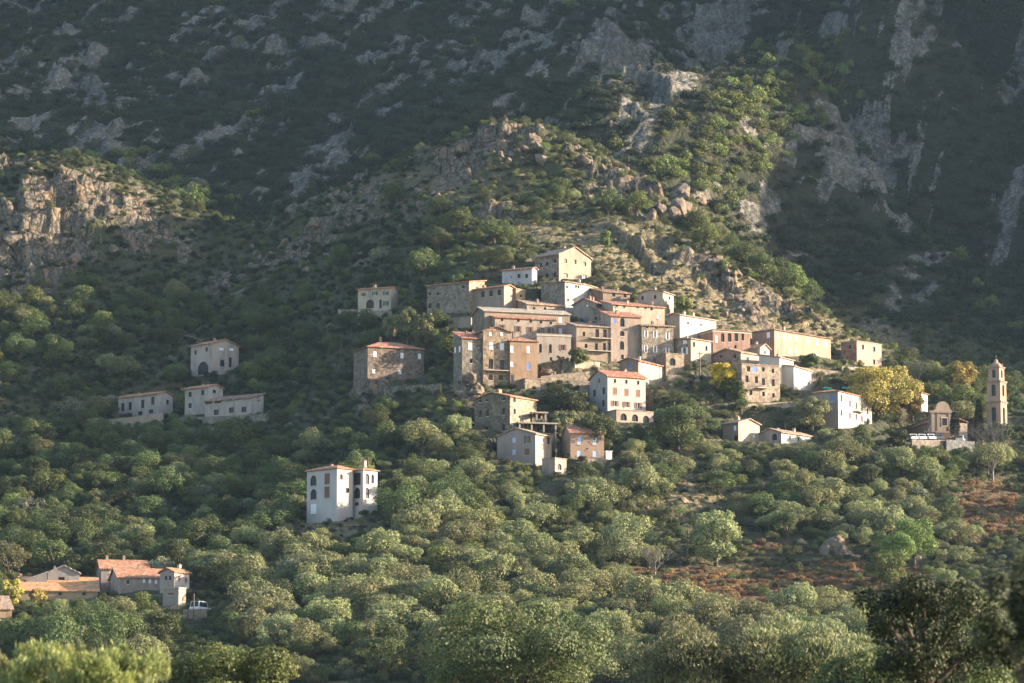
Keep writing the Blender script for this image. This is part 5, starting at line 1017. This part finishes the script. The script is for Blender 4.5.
tree(LM['oak'], 'round_tree', 'dark tree hiding the foot of the bell tower', 'oak tree', 1004, 446, 421, 32, 6000, .3, 333)
tree(LM['oak'], 'round_tree', 'dark tree between the plane tree and the church terrace', 'oak tree', 898, 450, 428, 26, 5000, .3, 334)
cypress('dark cypress standing in front of the church facade', 955, 438, 412, 13, 401, 765); cypress('slim green cypress between the church and the bell tower', 979, 436, 401, 11, 402)
cypress('little dark cypress beside the left end of the long orange house', 778, 352, 341, 4, 403)
def bare_tree(label, px, base, top, wpx, seed, Y=None):
    x, y, z = hit(px, base) if Y is None else P(px, base, Y); s = y / F; H = (base - top) * s; Rr = wpx / 2 * s; e = empty('bare_tree', (x, y, z), label, 'bare tree'); r = random.Random(seed)
    m = paint('pale_bark', (.22, .19, .165), .9, .3); k = MB().mat(m); k.tube([(0, 0, -1), (0, 0, H * .2)], [.25, .2]); k.build('trunk', e); b = MB().mat(m)
    def grow(p, d, ln, rad, lv):
        q = p + d * ln; b.tube([p, (p + q) / 2 + Vector((r.uniform(-.1, .1), r.uniform(-.1, .1), 0)) * ln, q], [rad, rad * .8, rad * .55], 4)
        if lv:
            for _ in range(3 if lv > 1 else 4): n = (d + Vector((r.uniform(-.75, .75), r.uniform(-.75, .75), r.uniform(-.1, .6)))).normalized(); grow(q, n, ln * r.uniform(.6, .85), rad * .55, lv - 1)
    for i in range(6): a = i + r.random(); grow(Vector((0, 0, H * .15)), Vector((math.cos(a) * Rr / H * 1.4, math.sin(a) * Rr / H * 1.4, 1)).normalized(), H * .3, .13, 4)
    b.build('branches', e); PROTECT.append((px - wpx * .35, px + wpx * .35, top, base, y))
bare_tree('large bare grey tree in front of the bell tower', 993, 482, 420, 50, 7); bare_tree('leafless twiggy tree above the red roofed house at right', 916, 386, 360, 26, 8)
bare_tree('grey leafless tree in the lower centre thicket', 655, 578, 545, 34, 9)
# ------------------------------------------------------------------ near trees at the foot of the view
def near_tree(mat, label, name, px, top, Y, wm, n, leaf, seed, hm, **k):
    x, y, z = P(px, top, Y); zg = gz(x, y); H = max(hm, z - zg); h0 = H - hm                         # trunk from the ground to the crown
    e = empty(name, (x, y, zg), label, 'tree', None, 0); Rr = wm / 2
    lob = k.pop('lob', 26); big = k.pop('big', .3); vert = k.pop('vert', 1); rr = random.Random(seed); L = []
    for i in range(lob):
        a = rr.random() * 6.283; q = math.sqrt(rr.random()) * .85; t = rr.uniform(-.5, 1) * math.sqrt(max(0, 1 - q * q)); sz = big * rr.uniform(.6, 1.2)
        L.append((math.cos(a) * q * Rr, math.sin(a) * q * Rr, h0 + hm * (.42 + .42 * t), sz * Rr, sz * Rr, sz * hm * .5 * vert))
    link(bpy.data.objects.new('crown', leaf_mesh('crown', mat, L, n, leaf, seed, **k)), e)
    kb = MB().mat(BARK); kb.tube([(0, 0, -.5), (0, 0, h0 + hm * .3)], [.3, .2], 8)
    for i in range(0, lob, 2): q = L[i]; kb.tube([(0, 0, h0 + hm * .1), (q[0] * .5, q[1] * .5, (h0 + hm * .25 + q[2]) / 2), q[:3]], [.12, .07, .02], 5)
    kb.build('trunk', e); return e
near_tree(LM['nearlight'] if 'nearlight' in LM else leaf_mat('pale_near_leaves', (.25, .29, .10), .35, .5), 'blurred pale yellow-green bush nearest the camera at bottom left', 'willowy_bush', 85, 628, 75, 4.0, 22000, .055, 501, 2.2, aspect=2.8, spike=.6, lob=160, big=.09, vert=3, inner=.4)
near_tree(LM['olive'], 'pale yellow-green shrub at the very bottom left corner', 'willowy_bush', 8, 648, 80, 2.2, 8000, .055, 502, 2, aspect=3.2, spike=.8, lob=70, big=.08, vert=4)
near_tree(leaf_mat('near_oak_leaves', (.080, .085, .028), .35), 'dark yellowish oak crown at the bottom between pale bush and big oak', 'oak_tree', 238, 634, 190, 7.5, 16000, .16, 503, 5, lob=30)
near_tree(LM['oak2'] if 'oak2' in LM else leaf_mat('big_oak_leaves', (.085, .098, .040), .3), 'large dark green oak crown at the bottom centre of the picture', 'oak_tree', 520, 590, 260, 16, 34000, .19, 504, 9, lob=44, big=.25)
NG = leaf_mat('near_olive_leaves', (.19, .205, .10), .3)
near_tree(NG, 'soft grey-green olive crown at the bottom, left of two', 'olive_tree', 705, 622, 230, 11, 26000, .15, 505, 6, lob=44, aspect=2, spike=.5)
near_tree(NG, 'soft grey-green olive crown at the bottom, right of two', 'olive_tree', 800, 612, 230, 10, 26000, .15, 506, 6, lob=44, aspect=2, spike=.5)
near_tree(leaf_mat('shadow_oak_leaves', (.030, .040, .015), .2), 'dark oak with open branches at the bottom right', 'oak_tree', 925, 556, 110, 5.2, 20000, .09, 507, 4.6, lob=40, big=.2)  # backlit shade is painted into the leaf colour
near_tree(leaf_mat('shadow_oak_leaves', (.028, .036, .013), .2), 'very dark blurred branch mass at the right edge of the picture', 'oak_tree', 1030, 536, 55, 1.9, 14000, .05, 508, 2.8, lob=30, big=.25)  # darker leaf colour again carries the backlit shade
near_tree(LM['oak'], 'dark green oak crown at the bottom right behind the dark oak', 'oak_tree', 870, 640, 150, 5, 12000, .13, 509, 4, lob=30)
near_tree(LM['oak'], 'small dark oak crown at the bottom right corner', 'oak_tree', 985, 630, 120, 5, 16000, .10, 510, 4, lob=34)
# ------------------------------------------------------------------ boulders
def boulders():
    rr = np.random.default_rng(77); spots = []
    areas = [(470, 392, 14, 9, 16, 1.1, 'pale boulder in the rock heap below the old facades'), (540, 152, 70, 12, 22, 1.9, 'weathered boulder on the rocky hilltop'), (660, 205, 45, 14, 16, 2.6, 'weathered boulder on the rocky hilltop'), (60, 235, 60, 50, 4, 2.4, 'rough block on the orange cliff at left'),
             (836, 552, 10, 4, 10, 1.9, 'pale boulder by the bracken next to the umbrella pines'), (560, 372, 26, 6, 16, 1.0, 'pale rock on the bank beside the annex'), (720, 290, 65, 26, 44, 1.1, 'grey rock on the dry golden slope'), (670, 505, 40, 10, 14, .9, 'small rock on the bare patch in the olive slope'),
             (390, 200, 60, 22, 26, 1.4, 'grey rock on the left shoulder of the hill'), (300, 250, 50, 22, 16, 1.4, 'grey rock on the left shoulder of the hill')]
    for cx, cy, rx, ry, n, s0, lab in areas:
        for i in range(n):
            a = rr.uniform(0, 6.28); q = math.sqrt(rr.random()); px, py = cx + math.cos(a) * q * rx, cy + math.sin(a) * q * ry; x, y, z = hit(px, py)
            if blocked(x, y, z, s0, s0): continue
            o = bpy.data.objects.new('boulder', BOULD[i % 8]); s = s0 * rr.uniform(.5, 1.3); o.location = (x, y, z); o.scale = (s * rr.uniform(.8, 1.4), s, s * rr.uniform(.6, 1.1)); o.rotation_euler = (rr.uniform(-.4, .4), rr.uniform(-.4, .4), rr.uniform(0, 6.28))
            link(o, None, lab, 'boulder', 'boulders: ' + lab)
boulders()
GROUND = grid()
foreground()
haze()
plant_all()
